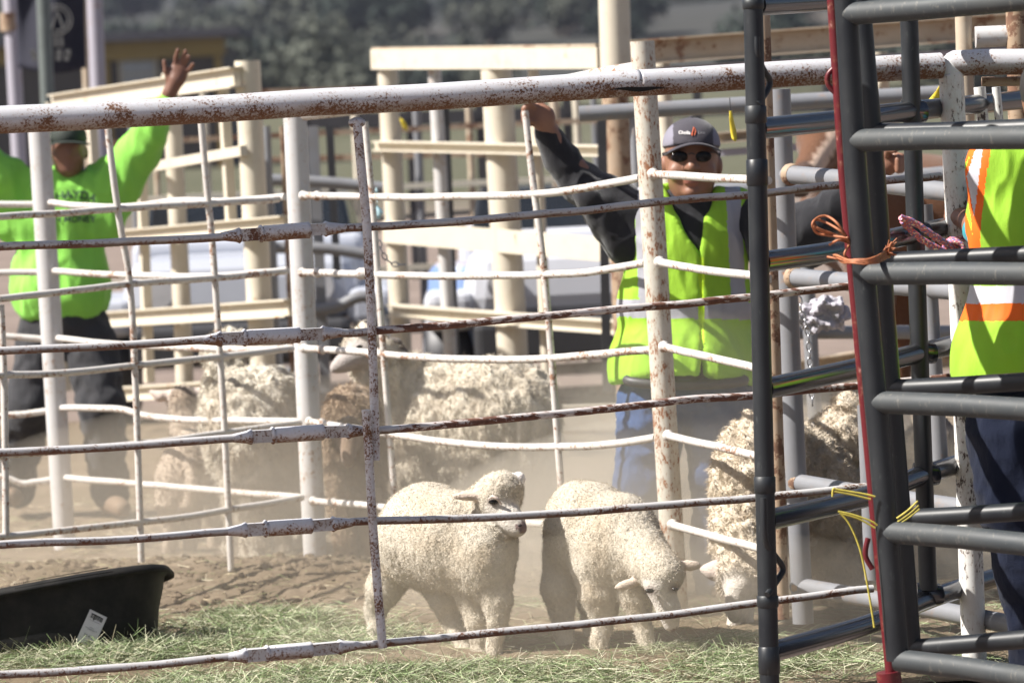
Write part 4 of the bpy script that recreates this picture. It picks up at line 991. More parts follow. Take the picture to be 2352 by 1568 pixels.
s.ell((428, 1090, 0), 60, 66, 84, k=.05); s.ell((440, 1050, .12), 58, 80, 66, k=.05); s.ell((470, 1070, .22), 50, 70, 60, k=.05)
s.cap((440, 1030, .3), (424, 940, .34), 46, 36, .04); s.ell((423, 915, .34), 35, 36, 30, k=.03)
s.chain([(396, 905, .34, 12), (368, 910, .34, 14), (346, 900, .34, 7)], .01, 3); s.chain([(450, 902, .34, 12), (472, 900, .34, 14), (488, 892, .34, 6)], .01, 3)
s.chain([(438, 1065, -.12, 14), (442, 1120, -.16, 13), (432, 1158, -.16, 11), (412, 1178, -.15, 9)], .015)
s.chain([(392, 1100, 0, 36), (388, 1160, -.02, 26), (396, 1210, 0, 16), (388, 1262, 0, 15)], .03); s.chain([(438, 1140, .05, 32), (440, 1200, .05, 18), (436, 1262, .05, 15)], .03)
s.chain([(490, 1110, .2, 34), (494, 1180, .22, 18), (492, 1260, .2, 14)], .03); s.chain([(520, 1100, .35, 30), (524, 1252, .35, 14)], .03)
animal('lamb', 'grey brown lamb seen from behind, ears out and tail hanging, beside the mud caked ewe', 'lamb', s, (at(430, 1265, 15.2).x, 15.2, 0), vox=0.011,
    disp=0.005, dscale=50, colfn=ewe_col((0.33, 0.26, 0.20), (0.48, 0.40, 0.32), (0.42, 0.37, 0.34)), lock=(12000, 0.012, 0.004, 0.3, 0.5, 0.5))
# ram behind the grey pipe panel
s = SDF(12.45)
s.ell((1745, 1120, -.05), 98, 110, 142, k=.06); s.ell((1830, 1120, .12), 110, 120, 140, k=.06); s.ell((1900, 1150, .25), 92, 120, 150, k=.06); s.ell((1930, 1010, .25), 62, 70, 62, k=.05)
s.ell((1760, 1020, 0), 80, 85, 60, k=.06); s.ell((1950, 930, .28), 30, 34, 40, k=.04); s.ell((1925, 1265, .2), 48, 70, 60, k=.05)
s.cap((1715, 1200, -.15), (1705, 1280, -.24), 66, 48, .05); s.ell((1704, 1318, -.28), 46, 46, 50, k=.03); s.cap((1700, 1345, -.32), (1690, 1395, -.32), 34, 24, .03, 1); s.cap((1690, 1395, -.32), (1688, 1415, -.31), 22, 17, .02, 1)
s.chain([(1668, 1300, -.26, 16), (1638, 1310, -.25, 21), (1612, 1306, -.24, 9)], .015, 3); s.chain([(1740, 1304, -.26, 14), (1775, 1314, -.25, 15), (1798, 1322, -.24, 8)], .015, 3)
s.chain([(1705, 1240, -.05, 40), (1694, 1340, -.06, 24), (1690, 1400, -.08, 16), (1680, 1466, -.1, 19)], .03, 1); s.chain([(1725, 1250, -.02, 40), (1720, 1350, -.02, 22), (1712, 1400, -.03, 15), (1722, 1462, -.04, 18)], .03, 1)
s.chain([(1900, 1280, .3, 50), (1906, 1380, .3, 24), (1902, 1452, .3, 18)], .03); s.chain([(1945, 1290, .2, 46), (1950, 1380, .2, 24), (1948, 1462, .2, 18)], .03)
animal('sheep', 'large curly cream ram behind the grey pipe panel with its ear out and head down', 'sheep', s, (at(1810, 1460, 12.45).x, 12.45, 0), vox=0.012,
    disp=0.030, dscale=21, colfn=ewe_col((0.56, 0.48, 0.38), (0.70, 0.62, 0.50), (0.70, 0.64, 0.57)), lock=(80000, 0.014, 0.0026, 0.45, 0.7, 0.4), stretch=(1, 1, .6))
s = SDF(13.4)
s.ell((2060, 1130, .1), 120, 120, 120, k=.06); s.ell((2150, 1140, .2), 95, 110, 110, k=.06); s.ell((2060, 1240, .1), 90, 100, 80, k=.05)
s.cap((2110, 1070, 0), (2140, 1010, -.1), 60, 46, .05); s.ell((2150, 995, -.14), 42, 44, 42, k=.03, tag=5); s.cap((2160, 1010, -.2), (2168, 1060, -.24), 30, 20, .03, 5)
s.chain([(2110, 985, -.1, 11), (2085, 1000, -.1, 12), (2072, 1020, -.1, 6)], .01, 5)
s.chain([(2030, 1300, 0, 40), (2030, 1430, 0, 18)], .03); s.chain([(2090, 1300, 0, 40), (2095, 1425, 0, 18)], .03); s.chain([(2180, 1250, .3, 46), (2190, 1400, .3, 18)], .03)
animal('sheep', 'dark faced sheep half hidden between the slate posts and the white post', 'sheep', s, (at(2090, 1420, 13.4).x, 13.4, 0), vox=0.014,
    disp=0.020, dscale=17, colfn=ewe_col((0.50, 0.40, 0.28), (0.64, 0.53, 0.39), (0.3, 0.25, 0.2)), lock=(30000, 0.022, 0.0045, 0.5, 0.6, 0.35), stretch=(1, 1, .5))
# horse beyond the barrier
s = SDF(16.2)
s.ell((2080, 500, .2), 260, 160, 150, k=.08); s.ell((2260, 480, .5), 180, 160, 145, k=.08)
s.cap((1960, 440, 0), (1900, 330, -.2), 110, 70, .08); s.ell((1890, 320, -.25), 56, 50, 50, k=.04); s.cap((1890, 335, -.3), (1850, 400, -.45), 46, 30, .04, 1); s.cap((1852, 398, -.45), (1838, 430, -.5), 30, 27, .03, 2)
s.chain([(1890, 290, -.2, 12), (1886, 262, -.2, 5)], .02); s.chain([(1925, 285, -.15, 12), (1926, 258, -.15, 5)], .02)
for x, dd in ((2000, 0), (2060, .4), (2300, .3), (2360, .7)): s.chain([(x, 560, dd, 80), (x + 10, 750, dd, 38), (x + 6, 900, dd, 24), (x + 14, 1130, dd, 27)], .05)
def horse_col(V, tg, wm, px, py, Nn):
    c = np.tile((0.13, 0.060, 0.032), (len(V), 1)).astype(float)
    l = np.abs((px - 1925) * 0.87 + (py - 300) * 0.50); c = mixc(c, (0.60, 0.44, 0.34), ((px < 1945) & (l < 17) & (tg == 1)) * 1.0)
    return np.where((tg == 2)[:, None], (0.08, 0.05, 0.04), c)
t, _ = animal('horse', 'brown horse with a pale blaze standing beyond the beams, seen between the slate posts', 'horse', s, (at(2100, 1130, 16.2).x, 16.2, 0), vox=0.022, disp=0.0, colfn=horse_col, wool=())
mb = MB()
for i in range(26):
    u = i / 25; p = s.w(1915 + 120 * u, 275 + 95 * u, -.1 + .1 * u); q = p + np.array([.03 * math.sin(i * 5), -.08, -.20 - .05 * math.sin(i * 3)])
    mb.tube([p, p * .5 + q * .5 + np.array([.0, -.05, .03]), q], [.018, .016, .004], 6)
mb.build('mane', plain('dark_mane', (0.03, 0.02, 0.015), 0.7), t)
# ================================================================ people
SKIN = (0.27, 0.135, 0.088); SKIN_D = (0.20, 0.10, 0.07); LIP = (0.30, 0.12, 0.09)
MT['skin'] = tinted('skin', rough=0.45, bscale=260, bmp=0.12, bd=0.001, var=0.06, spec=0.4)
def cloth(name, c, rough=0.85, sheen=0.2, wrin=0.35, scale=9, stripe=None):
    m, nt, b = newmat(name)
    n = nz(nt, scale, 5, 0.55, stretch=(1, 1, 0.45))
    r = ramp(nt, n, [(0.3, tuple(x * 0.92 for x in c)), (0.7, tuple(min(1, x * 1.06) for x in c))]); nt.links.new(r.outputs[0], b.inputs['Base Color'])
    b.inputs['Roughness'].default_value = rough; b.inputs['Sheen Weight'].default_value = sheen; b.inputs['Specular IOR Level'].default_value = 0.15
    h = mth(nt, 'ADD', n, mth(nt, 'MULTIPLY', nz(nt, 420, 2), 0.12)); bump(nt, b, h, wrin, 0.03); return m
def thin_cloth(m, w=0.35):
    """sheer safety-vest mesh lets light through from behind"""
    nt = m.node_tree; b = nt.nodes['Principled BSDF']; o = nt.nodes['Material Output']; t_ = N(nt, 'ShaderNodeBsdfTranslucent')
    src = b.inputs['Base Color'].links[0].from_socket; nt.links.new(src, t_.inputs[0]); mx = N(nt, 'ShaderNodeMixShader'); mx.inputs[0].default_value = w
    nt.links.new(b.outputs[0], mx.inputs[1]); nt.links.new(t_.outputs[0], mx.inputs[2]); nt.links.new(mx.outputs[0], o.inputs[0]); return m
MT['lime'] = cloth('lime_vest_mesh', (0.46, 0.82, 0.07), 0.6, 0.1, 0.5)
MT['lime_shirt'] = cloth('neon_green_shirt', (0.27, 0.66, 0.10), 0.7, 0.1, 0.6, 7)
MT['reflect'] = cloth('silver_reflective_tape', (0.36, 0.36, 0.40), 0.35, 0.0, 0.25)
MT['pale_tape'] = cloth('pale_reflective_tape', (0.55, 0.55, 0.60), 0.35, 0.0, 0.25)
MT['orange'] = cloth('orange_trim', (0.90, 0.16, 0.02), 0.6, 0.0, 0.2)
MT['black_cloth'] = cloth('black_knit', (0.018, 0.018, 0.022), 0.85, 0.3, 0.5)
MT['denim'] = cloth('blue_denim', (0.040, 0.080, 0.19), 0.85, 0.1, 0.7, 14)
MT['dark_denim'] = cloth('dark_navy_denim', (0.007, 0.011, 0.028), 0.85, 0.05, 0.6, 12)
MT['grey_pants'] = cloth('charcoal_trousers', (0.045, 0.045, 0.05), 0.85, 0.15, 0.6, 12)
MT['teal'] = cloth('teal_sleeve', (0.03, 0.30, 0.36), 0.8, 0.1, 0.4)
MT['cap_cloth'] = cloth('charcoal_cap', (0.060, 0.055, 0.068), 0.8, 0.2, 0.3)
MT['cap_mesh'] = cloth('grey_cap_side', (0.22, 0.21, 0.26), 0.8, 0.2, 0.3)
MT['boot'] = plain('tan_boot_leather', (0.17, 0.115, 0.075), 0.75, bmp=0.2)
MT['glass_dark'] = plain('dark_lens', (0.008, 0.006, 0.006), 0.15, bmp=0, spec=0.25)
MT['ink'] = plain('dark_print_ink', (0.03, 0.05, 0.05), 0.8, bmp=0)

def skin_body(t, s, vox, colfn, floor=-0.01):
    V, Fq, tg = s.mesh(vox, floor=floor); px, py = proj(V)
    return mesh_obj('body', V, Fq, MT['skin'], t, cols=colfn(V, tg, px, py))
def garment(name, t, s, vox, mats, pick=None, grow=0.0, fold=0.006, fscale=(10, 10, 4), seed=1, floor=0.0, smooth=2):
    V, Fq, tg = s.mesh(vox, grow=grow, floor=floor, smooth=smooth); Nn = vnormals(V, Fq)
    f = fnoise(V, fscale, seed, 3); V = V + Nn * (fold * (1 - np.abs(f) * 2.2))[:, None]
    fm = None
    if pick is not None:
        c = V[Fq].mean(1); px, py = proj(c); fm = pick(c, px, py, Nn[Fq[:, 0]])
    return mesh_obj(name, V, Fq, mats, t, fm=fm)
def face(s, cx, cy, w, dd, skin=1.0):
    """head with brow, nose, cheeks, lips, jaw and ears; w = half width in px, face towards the camera"""
    q = w / 62.0
    s.ell((cx, cy - 22 * q, dd), 60 * q, 76 * q, 74 * q, k=.02)
    s.ell((cx, cy + 22 * q, dd - .01), 55 * q, 58 * q, 62 * q, k=.02); s.ell((cx, cy + 58 * q, dd - .02), 34 * q, 40 * q, 26 * q, k=.02)
    for sx in (-1, 1):
        s.ell((cx + sx * 33 * q, cy + 16 * q, dd - .070 * q), 20 * q, 16 * q, 18 * q, k=.02)
        s.ell((cx + sx * 22 * q, cy - 24 * q, dd - .098 * q), 22 * q, 12 * q, 8 * q, k=.012)
        s.ell((cx + sx * 62 * q, cy + 2 * q, dd + .01), 9 * q, 16 * q, 22 * q, k=.008)
    s.cap((cx, cy - 22 * q, dd - .098 * q), (cx + 1, cy + 6 * q, dd - .122 * q), 8 * q, 12 * q, .012)
    for sx in (-1, 1): s.ell((cx + sx * 11 * q, cy + 8 * q, dd - .108 * q), 8 * q, 9 * q, 7 * q, k=.006)
    s.ell((cx, cy + 33 * q, dd - .096 * q), 20 * q, 10 * q, 5 * q, k=.006, tag=2); s.ell((cx, cy + 41 * q, dd - .094 * q), 17 * q, 10 * q, 6 * q, k=.006, tag=2)
    s.ell((cx, cy + 62 * q, dd - .078 * q), 18 * q, 16 * q, 13 * q, k=.015)
def skincol(base, dark=None):
    def fn(V, tg, px, py):
        c = mixc(base, tuple(x * 0.8 for x in base), fnoise(V, (25, 25, 25), 2) * 0.5 + 0.3)
        return np.where((tg == 2)[:, None], LIP, c)
    return fn
def boots(name, t, s, pts):
    for (ax_, ay, ad, tx, ty, td, r) in pts:
        q = SDF(s.d0); q.cap((ax_, ay - 30, ad), (ax_, ay, ad), r * .92, r, .02); q.cap((ax_, ay + 2, ad), (tx, ty, td), r * .95, r * .72, .02)
        V, Fq, tg = q.mesh(0.012, floor=0.0); mesh_obj(name, V, Fq, MT['boot'], t)

# ---------------------------------------------------------------- man in the lime vest and cap
D = 13.15
t = thing('person', 'man in charcoal cap, dark glasses, black long sleeves and open lime vest, arms spread', 'person', (at(1580, 1390, D).x, D, 0))
s = SDF(D)
face(s, 1588, 378, 63, 0.0)
s.cap((1588, 430, .03), (1590, 500, .05), 46, 52, .03)
s.ell((1580, 640, .05), 120, 80, 160, k=.06); s.ell((1575, 850, .05), 125, 85, 90, k=.06)
s.chain([(1460, 490, .05, 44), (1345, 425, .08, 36), (1262, 315, .06, 25), (1252, 286, .04, 22)], .03)
s.chain([(1715, 500, .05, 44), (1860, 530, -.05, 36), (2000, 410, -.12, 26), (2035, 382, -.13, 22)], .03)
s.chain([(1510, 900, .05, 62), (1480, 1130, 0, 44), (1490, 1350, .05, 30)], .04); s.chain([(1640, 900, .05, 62), (1645, 1130, 0, 44), (1655, 1350, .05, 30)], .04)
# right hand gripping the picket top, fingers wrapped over
s.ell((1247, 268, .03), 28, 17, 27, rot=-25, k=.02)
for k_, (x0, y0, x1, y1, x2, y2) in enumerate([(1232, 250, 1214, 236, 1208, 250), (1226, 260, 1206, 250, 1202, 264), (1226, 272, 1206, 264, 1203, 277), (1232, 284, 1214, 279, 1211, 288)]):
    s.chain([(x0, y0, .03, 8.5), (x1, y1, -.005, 8), (x2, y2, .025, 7)], .006)
s.chain([(1246, 246, .04, 9.5), (1222, 216, .05, 8.5), (1206, 190, .05, 7.5)], .008)
# left hand closed on the panel
s.ell((2046, 372, -.14), 24, 17, 24, k=.02)
for k_ in range(4): s.chain([(2056 + k_ * 1, 356 + k_ * 10, -.15, 8), (2070, 360 + k_ * 10, -.18, 8), (2062, 366 + k_ * 9, -.20, 7)], .006)
s.chain([(2036, 360, -.15, 9), (2042, 344, -.19, 8), (2056, 346, -.21, 7)], .008)
skin_body(t, s, 0.0055, skincol(SKIN))
sh = SDF(D)
sh.ell((1580, 560, .05), 128, 88, 110, k=.06); sh.ell((1575, 700, .05), 138, 96, 150, k=.06); sh.ell((1572, 820, .05), 142, 98, 90, k=.06)
sh.cap((1500, 488, .05), (1670, 490, .05), 48, 48, .05); sh.cap((1588, 470, .04), (1588, 500, .05), 56, 62, .03)
sh.chain([(1470, 496, .05, 56), (1400, 462, .07, 50), (1335, 420, .09, 43), (1290, 365, .08, 34), (1258, 306, .06, 29)], .03)
sh.cap((1350, 455, -.02), (1440, 570, .03), 30, 46, .05)
sh.chain([(1705, 500, .05, 58), (1790, 530, -.01, 54), (1860, 520, -.06, 50), (1930, 470, -.10, 40), (2005, 405, -.12, 30)], .03); sh.cap((1760, 560, 0), (1860, 570, -.03), 50, 44, .05)
garment('shirt', t, sh, 0.010, MT['black_cloth'], fold=0.009, fscale=(12, 12, 8), seed=4)
tr = SDF(D)
tr.ell((1575, 900, .05), 138, 96, 70, k=.05)
tr.chain([(1502, 930, .05, 80), (1478, 1110, 0, 58), (1470, 1200, .02, 50), (1478, 1290, .04, 46), (1486, 1372, .05, 44)], .03)
tr.chain([(1650, 930, .05, 82), (1655, 1110, 0, 60), (1648, 1250, .02, 52), (1650, 1372, .05, 48)], .03)
garment('jeans', t, tr, 0.011, MT['denim'], fold=0.016, fscale=(9, 9, 11), seed=6)
mb = MB(); mb.tube([at(1440 + 270 * (0.5 - 0.5 * math.cos(a)), 872 + 12 * math.sin(a), D - .10 - .06 * math.sin(a)) for a in [i * math.pi / 12 for i in range(13)]], 0.018, 8); mb.build('belt', MT['steel_dark'], t)
boots('boot', t, s, [(1486, 1362, .05, 1470, 1372, -.12, 32), (1652, 1354, .05, 1668, 1366, -.12, 32)])
ve = SDF(D)
ve.ell((1580, 560, .05), 130, 90, 112, k=.06); ve.ell((1573, 700, .05), 140, 98, 150, k=.06); ve.ell((1568, 820, .05), 146, 102, 80, k=.06)
ve.cap((1505, 486, .05), (1672, 488, .05), 50, 50, .05); ve.cap((1560, 860, .05), (1575, 862, .05), 146, 146, .04)
def vest_cut(X, Y, Z):
    P = np.stack([X, Y, Z], -1); px, py = proj(P); S_ = F / D
    hem = (py - (868 - 14 * np.cos((px - 1560) / 70))) / S_
    neck = (56 - np.hypot(px - 1588, (py - 450) * 0.8)) / S_
    # open V at the front only
    half = np.interp(py, [440, 455, 530, 583, 760, 868], [58, 52, 27, 3, 2.5, 14])
    v = np.minimum((half - np.abs(px - np.interp(py, [455, 530, 583, 868], [1581, 1592, 1606, 1612]))) / S_, (D + .05 - Y))
    armR = (1424 + np.clip((py - 470), 0, 130) * -0.10 - px) / S_; armL = (px - 1728) / S_
    arm = np.where(py < 640, np.maximum(armR, armL), -1)
    return np.maximum.reduce([hem, neck, v, arm])
ve.cut(vest_cut)
def vest_pick(c, px, py, n):
    m = np.zeros(len(c), int)
    band = (py > 690 + (px - 1560) * .02) & (py < 731 + (px - 1560) * .02); m[band] = 1
    for x0 in (1478, 1690): m[(np.abs(px - (x0 + (py - 560) * .05)) < 17) & (py < 700)] = 1
    m[(np.abs(px - 1612) < 6) & (py > 590) & (n[:, 1] < 0)] = 2
    return m
garment('vest', t, ve, 0.0062, [thin_cloth(MT['lime']), MT['reflect'], cloth('vest_piping', (0.50, 0.78, 0.03), 0.6)], vest_pick, grow=0.016, fold=0.014, fscale=(9, 9, 3.5), seed=9, smooth=1)
# cap, glasses
cp = SDF(D); cp.ell((1588, 334, .005), 67, 84, 64, k=.02); cp.cut(lambda X, Y, Z: (proj(np.stack([X, Y, Z], -1))[1] - (340 + (Y - D) * 60)) / (F / D))
def cap_pick(c, px, py, n): return ((np.abs(px - 1592) > 46) | (c[:, 1] > D + .01)).astype(int)
cpo = garment('cap', t, cp, 0.006, [MT['cap_cloth'], MT['cap_mesh']], cap_pick, fold=0.0, smooth=2)
def brim():
    V = []; Fc = []; n = 20
    for i in range(n + 1):
        a = math.pi * i / n
        for j, e in enumerate((0.0, 0.5, 1.0)):
            x = -math.cos(a); z = 0.5 * (1 - math.sin(a) * 0.9)
            p = Vector(cc_) + Vector((x * (.094 + .004 * e), -(.062 * math.sin(a) + .055 * e * (0.35 + math.sin(a)) + .03), BR[0] - BR[1] * (abs(math.cos(a)) ** 2.0) - e * .006))
            V.append(p)
    for i in range(n):
        for j in (0, 1): k = i * 3 + j; Fc.append((k, k + 1, k + 4, k + 3))
    return V, Fc
cc_ = at(1590, 345, D); BR = (.030, .034)
V, Fc = brim(); bo = mesh_obj('brim', V, Fc, MT['cap_cloth'], cpo); sm = bo.modifiers.new('thick', 'SOLIDIFY'); sm.thickness = .004
small('button', cpo, lambda m: m.ball(at(1588, 269, D), .008, 10, 6, (1, 1, .5)), MT['cap_cloth'])
def on_cap(px, py):              # nearest point of the cap front at this place
    c = at(1588, 334, D + .005); S_ = F / D; a = (px - 1588) / 67; b = (py - 334) / 64
    h = math.sqrt(max(0.02, 1 - a * a - b * b)); p = at(px, py, D + .005 - 84 / S_ * h - .0030); return p
wt = plain('white_thread', (0.62, 0.60, 0.60), 0.7, bmp=0); gt_ = plain('grey_thread', (0.30, 0.29, 0.30), 0.7, bmp=0); ot = plain('orange_thread', (0.62, 0.13, 0.05), 0.7, bmp=0)
sl_ = lambda x0, y0: (lambda u, v: on_cap(x0 + u, y0 - v + u * 0.03))
text_mesh('Cholla', 10.5, sl_(1572, 308), 'lettering', wt, cpo, bold=.25); text_mesh('Livestock', 9.5, sl_(1621, 308), 'lettering', gt_, cpo, bold=.1)
def flame(m):
    for xs in (((1588, 311), (1591, 303), (1595, 292), (1598, 303), (1595, 311)), ((1590, 312), (1592, 300), (1593, 292))):
        m.tube([on_cap(x, y) for x, y in xs], [.0012, .0016, .0010, .0016, .0012][:len(xs)], 6)
small('emblem', cpo, flame, ot)
gl = thing_glasses = None
mb = MB()
for sx in (-1, 1):
    c = at(1588 + sx * 27, 360, D - .116); mb.ball(c, .029, 16, 10, (1.0, .22, .66))
g_ = mb.V; mb.build('glasses', MT['glass_dark'], t)
mb = MB(); mb.tube([at(1580, 355, D - .122), at(1588, 352, D - .125), at(1596, 355, D - .122)], .0018, 6)
for sx in (-1, 1): mb.tube([at(1588 + sx * 44, 350, D - .118), at(1588 + sx * 58, 350, D - .08), at(1588 + sx * 64, 358, D + .02)], .0022, 6)
mb.build('glasses_frame', MT['steel_dark'], t)
small('moustache', t, lambda m: m.tube([at(1570, 402, D - .103), at(1588, 397, D - .120), at(1606, 402, D - .103)], [.003, .0055, .003], 8), plain('thin_moustache', (0.06, 0.04, 0.035), 0.9, bmp=0))
small('hair', t, lambda m: [m.tube([at(1588 + sx * 60, 352, D + .01), at(1588 + sx * 60, 375, D + .02)], [.012, .006], 8) for sx in (-1, 1)] and m.ball(at(1588, 380, D + .085), .07, 12, 8, (.85, .4, .8)), plain('short_dark_hair', (0.02, 0.017, 0.016), 0.8, bmp=0))

# ---------------------------------------------------------------- man in the green long sleeved shirt, arms raised
D = 16.7
t = thing('person', 'man in neon green shirt and charcoal trousers at the left, both arms raised', 'person', (at(150, 1180, D).x, D, 0))
s = SDF(D)
face(s, 158, 350, 40, 0.0)
s.cap((157, 390, .03), (150, 440, .04), 30, 36, .03); s.ell((140, 540, .05), 88, 60, 120, k=.05); s.ell((140, 680, .05), 88, 62, 70, k=.05)
s.chain([(222, 428, .05, 30), (312, 362, 0, 26), (372, 255, -.08, 20), (391, 212, -.10, 15)], .03)
s.chain([(60, 425, .05, 30), (-30, 370, 0, 26), (-75, 250, -.08, 20), (-85, 205, -.10, 15)], .03)
def open_hand(s, hx, hy, m, dd):
    X = lambda x: hx + (x - 405) * m; Y = lambda y: hy + (y - 172)
    s.ell((X(408), Y(170), dd), 23, 11, 26, rot=14 * m, k=.02); s.cap((X(391), Y(212), dd), (X(404), Y(186), dd), 15, 18, .02)
    for a, b, c in (((402, 152), (404, 132), (409, 114)), ((413, 150), (420, 133), (427, 117)), ((422, 153), (429, 141), (434, 129)), ((430, 164), (438, 156), (444, 147))):
        s.chain([(X(a[0]), Y(a[1]), dd, 6.2), (X(b[0]), Y(b[1]), dd - .012, 5.4), (X(c[0]), Y(c[1]), dd - .03, 4.8)], .005)
    s.chain([(X(389), Y(186), dd, 8.5), (X(381), Y(164), dd - .01, 6.2), (X(377), Y(140), dd - .015, 4.8)], .008)
open_hand(s, 405, 172, 1, -.11); open_hand(s, -98, 166, -1, -.11)
s.chain([(95, 760, .05, 40), (60, 960, 0, 30), (35, 1110, .1, 20)], .03); s.chain([(205, 760, .05, 40), (232, 960, -.05, 28), (250, 1110, .02, 20)], .03)
skin_body(t, s, 0.0072, skincol(SKIN_D))
sh = SDF(D)
sh.ell((140, 500, .05), 102, 70, 100, k=.05); sh.ell((138, 620, .05), 100, 72, 120, k=.05); sh.cap((80, 438, .05), (205, 436, .05), 42, 42, .04); sh.cap((155, 418, .04), (155, 432, .04), 36, 40, .03)
sh.cap((112, 670, .05), (165, 672, .05), 80, 80, .05)
sh.chain([(218, 438, .05, 46), (268, 402, .02, 44), (318, 352, 0, 38), (350, 300, -.05, 31), (378, 236, -.09, 21)], .03); sh.cap((300, 400, .02), (240, 500, .04), 24, 50, .06)
sh.chain([(62, 438, .05, 46), (10, 410, .02, 44), (-40, 365, 0, 38), (-62, 300, -.05, 31), (-80, 232, -.09, 22)], .03); sh.cap((-20, 420, .02), (40, 510, .04), 24, 50, .06)
sh.cut(lambda X, Y, Z: (proj(np.stack([X, Y, Z], -1))[1] - (728 + 10 * np.sin((proj(np.stack([X, Y, Z], -1))[0] - 60) / 70))) / (F / D))
gshirt = garment('shirt', t, sh, 0.010, MT['lime_shirt'], fold=0.022, fscale=(10, 10, 3.5), seed=12, smooth=1)
tr = SDF(D)
tr.ell((145, 745, .05), 98, 68, 62, k=.05)
tr.chain([(98, 790, .05, 58), (66, 940, -.02, 48), (48, 1040, .08, 42), (38, 1125, .16, 36)], .03); tr.chain([(205, 790, .05, 60), (232, 930, -.06, 48), (244, 1030, -.02, 42), (254, 1132, .03, 38)], .03)
garment('trousers', t, tr, 0.013, MT['grey_pants'], fold=0.018, fscale=(8, 8, 9), seed=14)
boots('boot', t, s, [(38, 1136, .16, 26, 1140, .0, 26), (254, 1150, .03, 282, 1168, -.14, 28)])
cp = SDF(D); cp.ell((157, 318, .005), 43, 54, 40, k=.02); cp.cut(lambda X, Y, Z: (proj(np.stack([X, Y, Z], -1))[1] - 332) / (F / D))
cpo = garment('cap', t, cp, 0.008, [plain('dark_green_cap', (0.020, 0.028, 0.022), 0.8)], None, fold=0.0)
cc_ = at(157, 329, D); BR = (.012, .016); V, Fc = brim(); bo = mesh_obj('brim', V, Fc, bpy.data.materials['dark_green_cap'], cpo); sm = bo.modifiers.new('thick', 'SOLIDIFY'); sm.thickness = .004
for sx in (-1, 1): small('eye', t, lambda m: m.ball(at(157 + sx * 14, 343, D - .062), .008, 8, 6, (1.4, .6, .7)), MT['eye'])
def drape(o, lift=.003):
    """print laid on a garment: follow the cloth surface"""
    from mathutils.bvhtree import BVHTree
    off = wloc(o); tree = BVHTree.FromPolygons([v.co + off for v in o.data.vertices], [tuple(p.vertices) for p in o.data.polygons])
    def f(px, py):
        r = ray(px, py).normalized(); h = tree.ray_cast(C0, r); return (h[0] if h[0] is not None else at(px, py, D)) - r * lift
    return f
on_chest = drape(gshirt, .006)
def arc(x0, y0, r): return lambda u, v: on_chest(x0 + (r - 0 + v) * math.sin(u / r), y0 + r - (r + v) * math.cos(u / r))
text_mesh('I HAYDA', 26, arc(168, 455, 110), 'lettering', MT['ink'], gshirt, bold=.5)
text_mesh('N MONEY', 21, lambda u, v: on_chest(172 + u, 510 - v), 'lettering', MT['ink'], gshirt, bold=.4)

# ---------------------------------------------------------------- person in the hi-vis shirt at the right edge, back turned
D = 10.62
t = thing('person', 'person in lime vest with orange and silver bands, back turned at the right edge', 'person', (at(2400, 1680, D).x, D, 0))
s = SDF(D); cx = 2418
s.ell((cx, 215, .0), 72, 90, 95, k=.02); s.cap((cx, 290, 0), (cx, 350, 0), 56, 62, .03); s.ell((cx, 560, 0), 165, 95, 220, k=.05); s.ell((cx, 860, 0), 165, 100, 110, k=.05)
s.chain([(2310, 430, .04, 50), (2290, 560, .20, 40), (2245, 520, .42, 32), (2212, 500, .52, 26)], .03); s.chain([(2570, 420, 0, 58), (2600, 620, .05, 46), (2580, 760, .2, 36)], .03)
s.ell((2196, 496, .56), 26, 24, 30, k=.02)
for k_ in range(4): s.chain([(2190 + k_ * 2, 478 + k_ * 12, .58, 9), (2176, 480 + k_ * 12, .62, 8), (2180, 486 + k_ * 11, .66, 7)], .006)
s.chain([(2200, 476, .56, 10), (2190, 458, .6, 8), (2182, 452, .64, 7)], .006)
s.chain([(2350, 1000, 0, 95), (2368, 1250, 0, 68), (2390, 1560, .05, 48)], .04); s.chain([(2490, 1000, 0, 95), (2500, 1250, 0, 68), (2510, 1560, .05, 48)], .04)
skin_body(t, s, 0.0085, skincol(SKIN), floor=-0.01)
sh = SDF(D); sh.ell((cx, 560, 0), 172, 100, 225, k=.05); sh.cap((2300, 385, 0), (2540, 385, 0), 62, 62, .05)
sh.chain([(2305, 430, .04, 58), (2276, 550, .20, 48), (2248, 528, .36, 38)], .03); sh.chain([(2568, 425, 0, 66), (2600, 620, .05, 52), (2582, 740, .18, 42)], .03)
garment('shirt', t, sh, 0.012, MT['teal'], fold=0.006, seed=21)
ve = SDF(D); ve.ell((cx, 540, 0), 182, 108, 225, k=.05); ve.ell((cx, 760, 0), 196, 118, 170, k=.06); ve.cap((2300, 384, 0), (2540, 384, 0), 66, 66, .05); ve.cap((cx - 60, 850, 0), (cx + 60, 850, 0), 150, 150, .05)
def v2(X, Y, Z):
    px, py = proj(np.stack([X, Y, Z], -1)); S_ = F / D
    hem = (py - 872) / S_; ax_ = np.interp(py, [330, 400, 480, 590, 640], [2215, 2196, 2212, 2242, 2222]); arm = (ax_ - px) / S_; arm = np.where(py < 640, arm, -1)
    return np.maximum.reduce([hem, arm, (px - 2625) / S_ * (py < 640) - (py >= 640)])
ve.cut(v2)
